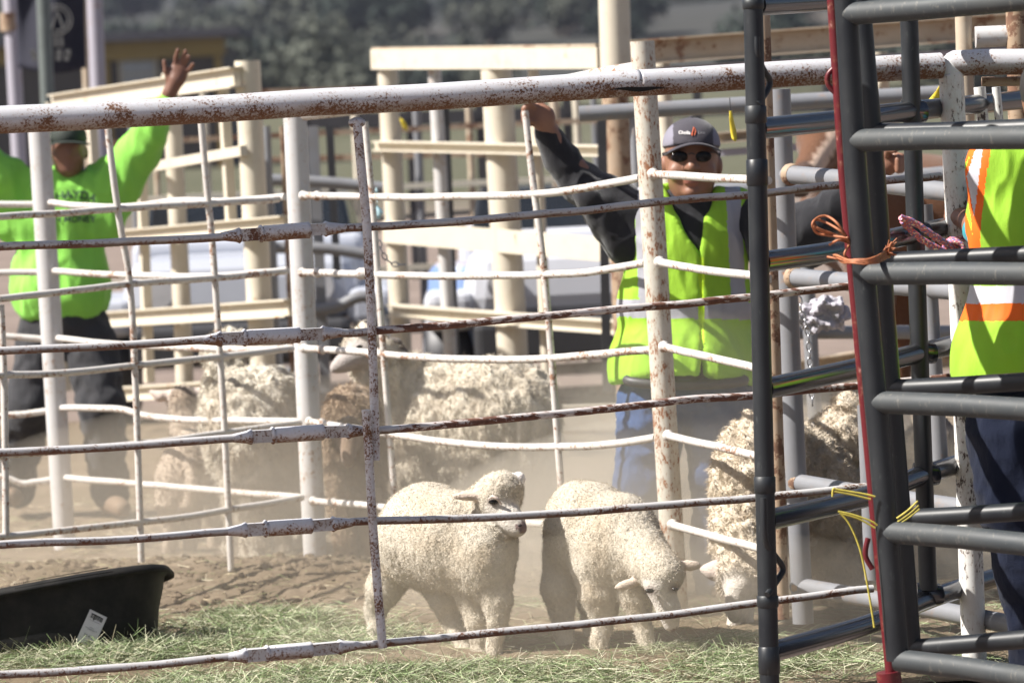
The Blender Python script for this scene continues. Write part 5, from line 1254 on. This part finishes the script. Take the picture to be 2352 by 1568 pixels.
def pick2(c, px, py, n):
    m = np.zeros(len(c), int)
    m[(py > 655) & (py < 697)] = 1; m[(py >= 697) & (py < 737)] = 2
    ys = [345, 405, 455, 500, 540, 590]; I_ = lambda *v: np.interp(py, ys, v)
    up = py < 600
    A_ = I_(2228, 2190, 2200, 2213, 2226, 2236); C_ = I_(2232, 2212, 2222, 2230, 2234, 2238); E_ = I_(2258, 2248, 2243, 2238, 2234, 2236)
    m[up & (px < E_ + 17)] = 2; m[up & (px < E_) & (py < 495)] = 1; m[up & (px < C_ + 8)] = 2; m[up & (px < C_)] = 0; m[up & (px < A_ + 8)] = 2
    return m
garment('vest', t, ve, 0.0055, [MT['lime'], MT['pale_tape'], MT['orange']], pick2, grow=0.012, fold=0.020, fscale=(7, 7, 3), seed=24, smooth=1)
tr = SDF(D); tr.ell((cx, 930, 0), 175, 108, 105, k=.05)
tr.chain([(2348, 1000, 0, 122), (2360, 1150, -.02, 100), (2384, 1300, 0, 84), (2404, 1560, .05, 70), (2410, 1640, .05, 68)], .04); tr.chain([(2490, 1000, 0, 122), (2500, 1250, 0, 92), (2512, 1640, .05, 68)], .04)
garment('jeans', t, tr, 0.013, MT['dark_denim'], fold=0.016, fscale=(8, 8, 8), seed=26)
boots('boot', t, s, [(2412, 1580, .05, 2405, 1592, .2, 52), (2512, 1575, .05, 2520, 1586, .2, 52)])
small('hair', t, lambda m: m.ball(at(cx, 200, D + -.01), .092, 16, 10, (1, 1.1, 1.1)), plain('dark_hair', (0.02, 0.017, 0.016), 0.8, bmp=0))
# ================================================================ black rubber trough with a paper label
def trough():
    D = 12.25; c = Vector((at(15, 1440, D).x, D + 0.20, 0.0)); a, b, h = 0.545, 0.25, 0.285
    Rm = Matrix.Rotation(R(7.0 - 2.8), 3, 'Y').inverted() @ Matrix.Rotation(R(10), 3, 'X').inverted()
    Rm = Matrix.Rotation(R(-8.0), 3, 'Y') @ Matrix.Rotation(R(-13), 3, 'X')
    prof = []                                     # (scale across, height) outer skin from the bottom up, over the lip, and down inside
    for i in range(9):
        t_ = i / 8 * math.pi / 2; prof.append((0.62 + 0.20 * math.sin(t_), 0.115 * (1 - math.cos(t_))))
    prof += [(0.86, .16), (0.905, .21), (0.935, .250), (0.945, .262), (0.985, .266), (1.01, .252), (1.025, .248), (1.03, .262), (1.0, .280), (0.95, .285), (0.925, .275), (0.90, .24), (0.83, .12), (0.79, .055), (0.70, .022), (0.0, .02)]
    prof = [(s_, z * .86) for s_, z in prof]
    n = 96; V = []; Fc = []
    def sp(a_, k):
        ct, st_ = math.cos(a_), math.sin(a_); e = 2 / 3.0
        return (math.copysign(abs(ct) ** e, ct), math.copysign(abs(st_) ** e, st_))
    for (s_, z) in prof:
        for k in range(n):
            x, y = sp(2 * math.pi * k / n, 0)
            # keep the wall slope the same on the short and long sides
            ix = a - (1 - s_) * 0.36; iy = b - (1 - s_) * 0.26
            if s_ == 0.0: ix = iy = 0
            V.append(Rm @ Vector((x * ix, y * iy, z)) + c)
    for i in range(len(prof) - 1):
        for k in range(n):
            q = i * n + k; w = i * n + (k + 1) % n; Fc.append((q, w, w + n, q + n))
    Fc.append(tuple(range(n))[::-1])
    lift = 0.0 - min(v.z for v in V) - 0.115
    V = [v + Vector((0, 0, lift)) for v in V]; c2 = c + Vector((0, 0, lift))
    t = thing('feed_trough', 'black rubber feed trough with a white price label, tipped on the hay', 'trough', (c.x, c.y, 0))
    m, nt, bb = newmat('scuffed_black_rubber')
    r = ramp(nt, nz(nt, 14, 7, 0.65), [(0.4, (0.010, 0.010, 0.010)), (0.8, (0.03, 0.028, 0.025))]); nt.links.new(r.outputs[0], bb.inputs['Base Color']); bb.inputs['Roughness'].default_value = 0.6; bb.inputs['Specular IOR Level'].default_value = 0.15
    bump(nt, bb, nz(nt, 240, 4), 0.25, 0.002)
    bo = mesh_obj('tub', V, Fc, m, t)
    mb = MB()                                    # knurled grip along the rim
    for i in range(70):
        for j in range(3):
            a_ = -math.pi / 2 + 0.05 + i * 0.0085; x, y = sp(a_, 0)
            p = Rm @ Vector((x * (a - .005 - j * .012 + .01), y * (b + .004 - j * .010), .234 + .008 * j)) + c2; mb.ball(p, .0022, 5, 4)
    g = mb.build('grip_texture', m, t); g['kind'] = 'stuff'
    # label glued on the near wall
    def wall(px, py):
        # closest outer wall point: march a ray to the skin between profile rings
        o = C0; d_ = ray(px, py).normalized(); Ri = Rm.inverted(); best = None
        for i in range(240):
            p = o + d_ * (D - 0.25 + i * 0.003) / d_.y; q = Ri @ (p - c2)
            if q.z < 0.0 or q.z > .22: continue
            s_ = np.interp(q.z, [z for _, z in prof[:12]], [s for s, _ in prof[:12]])
            ix = a - (1 - s_) * 0.36; iy = b - (1 - s_) * 0.26
            if (abs(q.x) / ix) ** 3 + (abs(q.y) / iy) ** 3 < 1: best = p; break
        return (best or at(px, py, D)) - d_ * 0.004
    O = (207, 1398); U = (39, 19); Wv = (-29, 64)
    def P2(u, v): return wall(O[0] + U[0] * u + Wv[0] * v, O[1] + U[1] * u + Wv[1] * v)
    nu, nv = 5, 9; V = []; Fc = []
    for j in range(nv + 1):
        for i in range(nu + 1): V.append(P2(i / nu, j / nv * 1.12))
    for j in range(nv):
        for i in range(nu): k = j * (nu + 1) + i; Fc.append((k, k + 1, k + nu + 2, k + nu + 1))
    lb = mesh_obj('label', V, Fc, plain('paper_label', (0.62, 0.60, 0.64), 0.6, var=.03, bmp=0), t)
    ink = plain('black_ink', (0.02, 0.02, 0.025), 0.7, bmp=0); dv = Vector((0, -0.0012, 0.0004))
    V = []; Fc = []; rng = random.Random(3); u = 0.17
    while u < 0.84:
        w = rng.choice((.012, .02, .03)); k = len(V)
        V += [P2(u, .10) + dv, P2(u + w, .10) + dv, P2(u + w, .24) + dv, P2(u, .24) + dv]; Fc.append((k, k + 1, k + 2, k + 3)); u += w + rng.choice((.012, .02, .028))
    V += [P2(.17, .085) + dv, P2(.84, .085) + dv, P2(.84, .115) + dv, P2(.17, .115) + dv]; k = len(V) - 4; Fc.append((k, k + 1, k + 2, k + 3))
    mesh_obj('barcode', V, Fc, ink, lb, smooth=False)
    V = []; Fc = []
    for v0, u0, u1 in ((.30, .2, .8), (.52, .38, .64), (.575, .16, .84), (.605, .3, .7)):
        x = u0
        while x < u1:
            w = rng.uniform(.03, .08); k = len(V); V += [P2(x, v0) + dv, P2(x + w, v0) + dv, P2(x + w, v0 + .014) + dv, P2(x, v0 + .014) + dv]; Fc.append((k, k + 1, k + 2, k + 3)); x += w + .02
    mesh_obj('small_print', V, Fc, plain('grey_ink', (0.2, 0.2, 0.22), 0.7, bmp=0), lb, smooth=False)
    text_mesh('54.474', .22, lambda u, v: P2(.52 + u * .92, .86 - v * .60) + dv, 'price_print', ink, lb)
trough()

# ================================================================ hay and straw litter
def hay_pile(x, y):
    """depth of loose hay at a place on the ground"""
    h = 0
    for (cx, cy, rx, ry, a) in HAYP: h += a * .55 * math.exp(-((x - cx) / rx) ** 2 - ((y - cy) / ry) ** 2)
    return h
def gp(px, py): p = gnd(px, py); return (p.x, p.y)
HAYP = []
for px, py, rx, ry, a in ((60, 1500, .42, .28, .13), (250, 1535, .40, .15, .07), (560, 1500, .55, .22, .07), (700, 1440, .50, .25, .05), (480, 1440, .35, .3, .04), (950, 1560, .5, .18, .024), (1250, 1550, .5, .18, .024),
                       (1500, 1550, .5, .2, .03), (1850, 1520, .45, .22, .05), (1150, 1440, .5, .25, .012), (1420, 1470, .4, .2, .012), (1650, 1480, .35, .25, .02), (200, 1640, .7, .3, .07), (330, 1585, .6, .2, .035), (720, 1565, .5, .18, .03), (800, 1620, .7, .3, .03), (1300, 1610, .7, .3, .03), (1800, 1600, .6, .3, .04), (2150, 1540, .4, .2, .03)):
    cx, cy = gp(px, py); HAYP.append((cx, cy, rx, ry, a))
def strands(n, region, hfun, rng, L=(.05, .20), w=(.0016, .0034), lift=.35, name='hay', dens=None, cols=None):
    x0, x1, y0, y1 = region
    X = rng.uniform(x0, x1, n * 3); Y = rng.uniform(y0, y1, n * 3)
    if dens is not None:
        keep = rng.uniform(0, 1, len(X)) < dens(X, Y); X = X[keep][:n]; Y = Y[keep][:n]
    else: X = X[:n]; Y = Y[:n]
    n = len(X)
    Hh = np.array([gh(x, y)[0] for x, y in zip(X, Y)]); hp = np.array([hfun(x, y) for x, y in zip(X, Y)])
    Z = Hh + 0.008 + hp * rng.uniform(0.15, 1.0, n) ** 0.6
    a = rng.uniform(0, 6.28, n); el = rng.normal(0.05, lift, n) * (0.35 + np.clip(hp / .05, 0, 1) * .65)
    ln = rng.uniform(*L, n)[:, None]; d = np.stack([np.cos(a) * np.cos(el), np.sin(a) * np.cos(el), np.sin(el)], 1)
    sd_ = np.cross(d, rng.normal(size=(n, 3))); sd_ /= np.linalg.norm(sd_, axis=1)[:, None]; bn = np.cross(sd_, d)
    bend = rng.normal(0, .18, n)[:, None]; P = np.stack([X, Y, Z], 1); rows = []; wd = rng.uniform(*w, n)[:, None]
    for k in range(4):
        t_ = k / 3 - 0.5; c = P + d * ln * t_ + bn * ln * bend * (t_ * t_ * 4 - .5) ; wk = wd * (1 - abs(t_) * .9)
        c[:, 2] = np.maximum(c[:, 2], Hh + .004); rows += [c - sd_ * wk * .5, c + sd_ * wk * .5]
    A = np.stack(rows, 1).reshape(-1, 3); b = np.arange(n) * 8
    q = np.concatenate([np.stack([b + 2 * k, b + 2 * k + 1, b + 2 * k + 3, b + 2 * k + 2], 1) for k in range(3)])
    pal = np.array(cols); cc = pal[rng.integers(0, len(pal), n)] * rng.uniform(.7, 1.25, n)[:, None]
    return A, q, np.repeat(cc, 8, 0)
MT['hay'] = tinted('hay_blades', rough=0.6, bmp=0, var=0.1, spec=0.3)
rng = np.random.default_rng(5)
GREEN = [(0.17, 0.25, 0.10), (0.23, 0.31, 0.14), (0.20, 0.27, 0.12), (0.28, 0.35, 0.18), (0.24, 0.29, 0.16), (0.30, 0.34, 0.20), (0.36, 0.39, 0.25), (0.44, 0.45, 0.31), (0.52, 0.50, 0.36), (0.19, 0.22, 0.11), (0.58, 0.55, 0.42), (0.40, 0.36, 0.24), (0.48, 0.47, 0.33)]
STRAW = [(0.42, 0.34, 0.21), (0.52, 0.44, 0.29), (0.30, 0.27, 0.15), (0.24, 0.26, 0.13), (0.58, 0.52, 0.38)]
def dn(X, Y):
    h = np.array([hay_pile(x, y) for x, y in zip(X, Y)]); f = fnoise(np.stack([X, Y, X * 0], 1), (3.2, 4.5, 1), 6, 3)
    return np.clip(h * 30 + f * 1.3 - .42, 0.02, 1)
A, q, cc = strands(42000, (-2.4, 2.1, 11.0, 13.3), hay_pile, rng, dens=dn, cols=GREEN, w=(.0013, .0027))
tag(mesh_obj('hay', A, q, MT['hay'], None, (0, 12, 0), smooth=False, cols=cc), 'loose green hay strewn over the dirt in front', 'hay', kind='stuff')
A, q, cc = strands(7000, (-2.9, 2.4, 13.0, 17.5), lambda x, y: 0.004, rng, L=(.03, .11), lift=.12, dens=lambda X, Y: .75 + 0 * X, cols=STRAW)
tag(mesh_obj('straw_litter', A, q, MT['hay'], None, (0, 15, 0), smooth=False, cols=cc), 'thin straw litter scattered over the trampled dirt further back', 'straw', kind='stuff')
# clods on the berm
def clods():
    rng = np.random.default_rng(9); V = []; Fc = []; t = 0
    base = [(math.sin(th) * math.cos(a), math.sin(th) * math.sin(a), math.cos(th)) for th in (0.01, .7, 1.4, 2.1, 3.1) for a in [i * 6.283 / 7 for i in range(7)]]
    for i in range(4200):
        y = rng.normal(14.05, .32); x = rng.uniform(-2.9, .35) if i % 4 else rng.uniform(-2.5, 2.3)
        if i % 4 == 0: y = rng.uniform(11.5, 16)
        s_ = abs(rng.normal(0, .0062)) + .0025
        if i % 4 == 0: s_ *= .6
        h = gh(x, y)[0] + s_ * .3; k = len(V); r = rng.uniform(.75, 1.3, len(base))
        for (bx, by, bz), rr in zip(base, r): V.append((x + bx * s_ * rr * 1.2, y + by * s_ * rr, h + bz * s_ * rr * .75))
        for u in range(4):
            for v in range(7): a = k + u * 7 + v; b = k + u * 7 + (v + 1) % 7; Fc.append((a, b, b + 7, a + 7))
    return V, np.array(Fc)
V, Fc = clods(); tag(mesh_obj('dirt_clods', V, Fc, MT['dirt'], None, (0, 14, 0), smooth=False), 'crumbled dirt clods heaped on the low berm behind the trough', 'dirt', kind='stuff')

# ================================================================ ropes, twine, tags, chain, plastic
MT['o_twine'] = plain('orange_twine', (0.40, 0.14, 0.06), 0.6, scale=60, var=.3)
MT['y_twine'] = plain('yellow_twine', (0.50, 0.42, 0.07), 0.6, scale=60, var=.25)
MT['y_tag'] = plain('yellow_flag_tape', (0.85, 0.66, 0.05), 0.5, bmp=0)
m, nt, b = newmat('pink_flecked_rope')
r = ramp(nt, nz(nt, 120, 1, 0.4, stretch=(1, 1, 2)), [(0.38, (0.16, 0.18, 0.40)), (0.44, (0.62, 0.16, 0.18)), (0.60, (0.72, 0.24, 0.24)), (0.64, (0.80, 0.74, 0.62))], 'CONSTANT'); nt.links.new(r.outputs[0], b.inputs['Base Color']); b.inputs['Roughness'].default_value = .8
MT['rope'] = m
def twist(mb, pts, r, strands_=3, rr=None, turns=60):
    P = wob(pts, 0, 10); rr = rr or r * .62; tot = 0; L = [0]
    for a, c in zip(P, P[1:]): tot += (c - a).length; L.append(tot)
    for s_ in range(strands_):
        Q = []
        for i, p in enumerate(P):
            t_ = (P[min(i + 1, len(P) - 1)] - P[max(i - 1, 0)]).normalized(); u = t_.cross(Vector((0, 1, 0.1))).normalized(); w = t_.cross(u)
            a = L[i] * turns + s_ * 6.283 / strands_; Q.append(p + (u * math.cos(a) + w * math.sin(a)) * r * .5)
        mb.tube(Q, rr, 7)
def dnear(y, d): return d
t = thing('rope', 'pink and blue flecked rope knotted round the white post beside the vest', 'rope', (at(2180, 560, 10.95).x, 10.95, at(2180, 560, 10.95).z))
mb = MB(); twist(mb, [at(2068, 500, 10.9), at(2100, 512, 10.92), at(2150, 545, 10.95), at(2185, 566, 11.0), at(2215, 572, 11.05)], .0095); twist(mb, [at(2072, 508, 10.92), at(2110, 545, 10.95), at(2160, 574, 10.98), at(2200, 584, 11.02), at(2225, 580, 11.08)], .0095)
twist(mb, [at(2120, 528, 11.05), at(2150, 548, 11.08), at(2175, 560, 11.12)], .008); mb.build('strand', MT['rope'], t)
mb = MB(); kc = at(2188, 568, 11.02)
for k in range(3): mb.tube([kc + Vector((math.cos(a) * .020 * (1 + .2 * k), -.012 * k, math.sin(a) * (.024 - .004 * k))) for a in [i * 6.283 / 14 for i in range(15)]], .0075, 8)
twist(mb, [at(2186, 552, 11.05), at(2215, 548, 11.08), at(2235, 560, 11.12)], .008); mb.build('knot', MT['rope'], t)
t = thing('twine', 'orange baling twine tied in loops round the red post and slate post', 'twine', (at(1950, 560, 10.1).x, 10.1, at(1950, 560, 10.1).z))
dd = 10.02
mb = MB()
for pts in ([(1948, 550), (1925, 515), (1900, 497), (1878, 500), (1866, 515), (1876, 535), (1905, 541), (1948, 546)], [(1950, 552), (1930, 530), (1895, 510), (1872, 505), (1870, 520), (1895, 534), (1950, 550)], [(1870, 512), (1880, 525), (1920, 540), (1952, 555)],
            [(1905, 562), (1925, 552), (1945, 556), (1960, 566)], [(1900, 590), (1940, 597), (1975, 600)], [(1955, 556), (1940, 585), (1965, 606)]):
    mb.tube(wob([at(x, y, dd - .02 * math.sin(i * 2)) for i, (x, y) in enumerate(pts)], 0, 6), .0034, 7)
mb.build('loop', MT['o_twine'], t)
mb = MB()
for k in range(5):
    mb.tube(wob([at(1915 + k * 3, 586 + k * 3, dd - .01), at(1955, 596 + k * 2, 9.93), at(2010, 592 + k * 3, 9.93), at(2035 + k * 2, 570 + k * 5, 10.1)], 0.004, 6, k), .0032, 6)
mb.build('wrap', MT['o_twine'], t)
mb = MB(); rg = random.Random(2)
for k in range(22):
    p = at(2035 + rg.uniform(-4, 6), 575 + rg.uniform(-5, 12), 10.08); mb.tube([p, p + Vector((rg.uniform(0, .035), rg.uniform(-.02, .02), rg.uniform(-.01, .03)))], .0016, 4)
mb.build('frayed_end', MT['o_twine'], t)
t = thing('twine', 'yellow baling twine wrapped round the glossy rail and post with one end hanging', 'twine', (at(1950, 1170, 10.0).x, 10.0, at(1950, 1170, 10.0).z))
for nm_, L in (('wrap', ([(1912, 1140), (1914, 1122), (1925, 1124), (1985, 1134), (2010, 1140)], [(1916, 1128), (1960, 1136), (2000, 1146)], [(1925, 1174), (1960, 1182), (2000, 1196), (2015, 1206)], [(1928, 1178), (1970, 1190), (2010, 1212)], [(2060, 1190), (2085, 1172), (2108, 1150)], [(2062, 1198), (2090, 1178), (2110, 1160)], [(2064, 1204), (2090, 1186), (2112, 1168)])), ('loose_end', ([(1930, 1178), (1952, 1205), (1975, 1260), (1990, 1330), (2002, 1400), (2008, 1440)],))):
    mb = MB()
    for pts in L: mb.tube(wob([at(x, y, 9.96) for x, y in pts], 0, 8), .0028, 7)
    mb.build(nm_, MT['y_twine'], t)
def ribbon(lab, pts, ws, d, hang):
    V = []; Fc = []
    for i, ((x, y), w) in enumerate(zip(pts, ws)):
        p = at(x, y, d + .01 * math.sin(i)); V += [p - Vector((w, 0, 0)), p + Vector((w, .01, 0))]
    for i in range(len(pts) - 1): k = 2 * i; Fc.append((k, k + 1, k + 3, k + 2))
    t = thing('flag_tape', lab, 'tape', (V[0].x, d, V[-1].z))
    o = mesh_obj('strip', V, Fc, MT['y_tag'], t); sm = o.modifiers.new('t', 'SOLIDIFY'); sm.thickness = .001
    mb = MB(); mb.tube([at(*hang, d), at(*pts[0], d)], .0015, 5); mb.build('string', MT['steel_dark'], t)
ribbon('yellow flag tape hanging right of the charcoal cap', [(1678, 255), (1680, 275), (1684, 300), (1687, 318), (1689, 325)], [.004, .007, .010, .009, .003], 12.6, (1676, 225))
ribbon('yellow flag tape twisted behind the white elbow post', [(2162, 195), (2158, 208), (2150, 222), (2140, 236), (2132, 250)], [.005, .010, .015, .018, .018], 11.5, (2165, 180))
ribbon('yellow flag tape caught on the cream gate', [(920, 272), (926, 282), (930, 292), (934, 300)], [.004, .012, .012, .004], 18.3, (918, 262))
def chain(lab, pts, d, r=.010):
    t = thing('chain', lab, 'chain', (at(*pts[-1], d).x, d, at(*pts[-1], d).z)); P = wob([at(x, y, d) for x, y in pts], 0, 10); mb = MB()
    acc = 0; k = 0; step = r * 2.3; last = P[0]
    for a, c in zip(P, P[1:]):
        seg_ = (c - a).length; s0 = 0
        while acc + seg_ - s0 >= step:
            s0 += step - acc; acc = 0; p = a.lerp(c, s0 / seg_); ax_ = (c - a).normalized(); sd_ = Vector((0, 1, 0)) if k % 2 else ax_.cross(Vector((0, 1, 0))).normalized(); k += 1
            mb.tube([p + ax_ * math.cos(u) * r * 1.35 + sd_ * math.sin(u) * r * .8 for u in [i * 6.283 / 10 for i in range(11)]], r * .24, 6, caps=False)
        acc += seg_ - s0
    mb.build('links', MT['chain'], t)
chain('galvanised chain hanging behind the grey pipe post', [(1832, 672), (1842, 720), (1855, 760), (1862, 860), (1866, 930)], 12.3, .011)
chain('short galvanised chain wrapped at the cream gate post', [(868, 545), (878, 580), (900, 605), (930, 608)], 14.3, .011)
def crumple(lab, name, cx, cy, rx, rz, d, mat, seed):
    t = thing(name, lab, 'plastic', (at(cx, cy, d).x, d, at(cx, cy + rz, d).z)); s_ = SDF(d); s_.ell((cx, cy, 0), rx, rx * .5, rz, k=.02); V, Fq, tg = s_.mesh(.008); Nn = vnormals(V, Fq)
    V = V + Nn * (np.abs(fnoise(V, (22, 22, 22), seed, 3)) * .06 - .02)[:, None]; return mesh_obj('sheet', V, Fq, mat, t, smooth=False)
crumple('crumpled clear white plastic bag hanging between the red post and grey pipe post', 'plastic_bag', 1895, 722, 62, 46, 13.6, plain('crinkled_plastic', (0.45, 0.43, 0.48), 0.6, var=.15, scale=30, bmp=.3, spec=.2), 3)
crumple('pale blue tape wrapped on the pipe end beside the cream gate', 'tape_wrap', 866, 466, 9, 40, 14.6, plain('pale_blue_tape', (0.42, 0.62, 0.68), 0.5, bmp=0), 5)
t = thing('ear_tag_hair', 'single dark wire end sticking up from the white elbow', 'wire', (at(2192, 117, 11.15).x, 11.15, at(2192, 117, 11.15).z)); t.name = 'wire'
mb = MB(); mb.tube([at(2190, 119, 11.12), at(2204, 98, 11.12), at(2222, 72, 11.1)], [.0011, .0011, .0007], 5); mb.build('strand', MT['steel_dark'], t)

# ================================================================ vehicles and barrel beyond the chute
def utility(lab, cx, d, col, group):
    S_ = F / d; gx = at(cx, 600, d).x; t = thing('utility_vehicle', lab, 'vehicle', (gx, d, 0), group)
    body = plain('vehicle_paint', col, 0.3, var=.05, scale=2, bmp=0); blk = MT['steel_dark']
    def rbox(name, x0, x1, y0, y1, z0, z1, mat, taper=0.0, bev=.05, par=t):
        mb = MB(); X = [x0, x1]; V = [(gx + x * (1 - taper * k), d + y0 + (y1 - y0) * j + (taper * .6 * k if j == 0 else 0), z0 + (z1 - z0) * k) for x in X for j in (0, 1) for k in (0, 1)]
        mb.add(V, [(0, 1, 3, 2), (4, 6, 7, 5), (0, 4, 5, 1), (2, 3, 7, 6), (0, 2, 6, 4), (1, 5, 7, 3)]); o = mb.build(name, mat, par, smooth=False)
        bv = o.modifiers.new('b', 'BEVEL'); bv.width = bev; bv.segments = 3; return o
    rbox('hood', -.68, .68, 0, 1.0, .55, .92, body, .06, .12); rbox('front_bumper', -.62, .62, -.12, .1, .32, .56, blk, 0, .05)
    rbox('cab', -.70, .70, .95, 2.3, .5, 1.0, body, .02, .06); w = rbox('windscreen', -.62, .62, 1.0, 2.2, .95, 1.22, plain('tinted_glass', (.02, .022, .025), .1, bmp=0, spec=.8), .08, .03)
    for sx in (-1, 1):
        rbox('fender', sx * .74 - .14, sx * .74 + .14, .0, .9, .50, .72, body, 0, .06)
        mb = MB(); mb.tube([(gx + sx * .62, d + .35, .30), (gx + sx * .65, d + .35, .30), (gx + sx * .86, d + .35, .30), (gx + sx * .89, d + .35, .30)], [.24, .30, .30, .24], 24); wh = mb.build('wheel', blk, t)
        mb = MB(); mb.tube([(gx + sx * .80, d + .35, .30), (gx + sx * .90, d + .35, .30)], .15, 18); mb.build('rim', MT['chain'], wh)
        mb = MB(); mb.tube([(gx + sx * .45, d - .02, .74), (gx + sx * .45, d + .03, .74)], .085, 16); mb.build('headlight', plain('lens', (.5, .5, .52), .1, bmp=0), t)
    return t
utility('white utility vehicle parked behind the chute posts with its hood towards us', 545, 21.5, (0.42, 0.44, 0.50), 'utility vehicles parked beyond the pens')
utility('white utility vehicle half hidden behind the cream gate and the vest', 1345, 20.6, (0.52, 0.53, 0.58), 'utility vehicles parked beyond the pens')
t = thing('barrel', 'blue plastic barrel standing beyond the cream gate', 'barrel', (at(1105, 800, 21).x, 21, 0))
mb = MB(); p = at(1105, 800, 21); mb.tube([(p.x, 21, z) for z in (0, .03, .2, .25, .3, .55, .6, .65, .8, .84)], [.24, .27, .28, .29, .28, .28, .29, .28, .27, .24], 28); mb.build('drum', plain('blue_plastic', (0.16, 0.24, 0.46), .4, bmp=0), t)
mb = MB(); mb.tube([(p.x, 21, .83), (p.x, 21, .855)], [.235, .225], 24); mb.build('lid', MT['rail_lav'], t)

# ================================================================ dust in the air and haze
def volume(name, lab, V, Fc, dens, col, origin, aniso=0.2, cat='dust'):
    m = bpy.data.materials.new(name); m.use_nodes = True; nt = m.node_tree; nt.nodes.clear(); o = N(nt, 'ShaderNodeOutputMaterial'); v = N(nt, 'ShaderNodeVolumePrincipled')
    v.inputs['Color'].default_value = (*col, 1); v.inputs['Density'].default_value = dens; v.inputs['Anisotropy'].default_value = aniso; nt.links.new(v.outputs[0], o.inputs['Volume'])
    ob = mesh_obj(name, V, Fc, m, None, origin); tag(ob, lab, cat, kind='stuff'); return ob
for lab, px, py, d, rx, ry, rz, dn_ in (('thin dust kicked up round the flock and the legs of the men', 1120, 1250, 14.3, 2.4, 1.6, .66, .18), ('denser dust drifting low behind the lambs on the right', 1720, 1430, 13.3, 1.25, 1.0, .55, .75), ('thin dust low in front of the two lambs', 1440, 1500, 11.75, 1.1, .38, .30, .30),
                    ('dust hanging by the foot of the middle post', 900, 1260, 14.5, 1.1, .8, .40, .26), ('dust rising before the jeans of the man in the vest', 1610, 1120, 12.8, .50, .32, .60, .34)):
    mb = MB(); c = gnd(px, py) if False else at(px, py, d); mb.ball((c.x, d, max(c.z, .1)), 1.0, 40, 24, (rx, ry, rz)); volume('dust', lab, mb.V, mb.F, dn_, (0.95, 0.87, 0.75), (c.x, d, .02))
mb = MB(); mb.box((0, 420, 30), 700, 900, 80); volume('haze', 'pale haze thinning the far hillside', mb.V, mb.F, 0.00020, (0.72, 0.76, 1.0), (0, 420, -10), 0.0, 'haze')
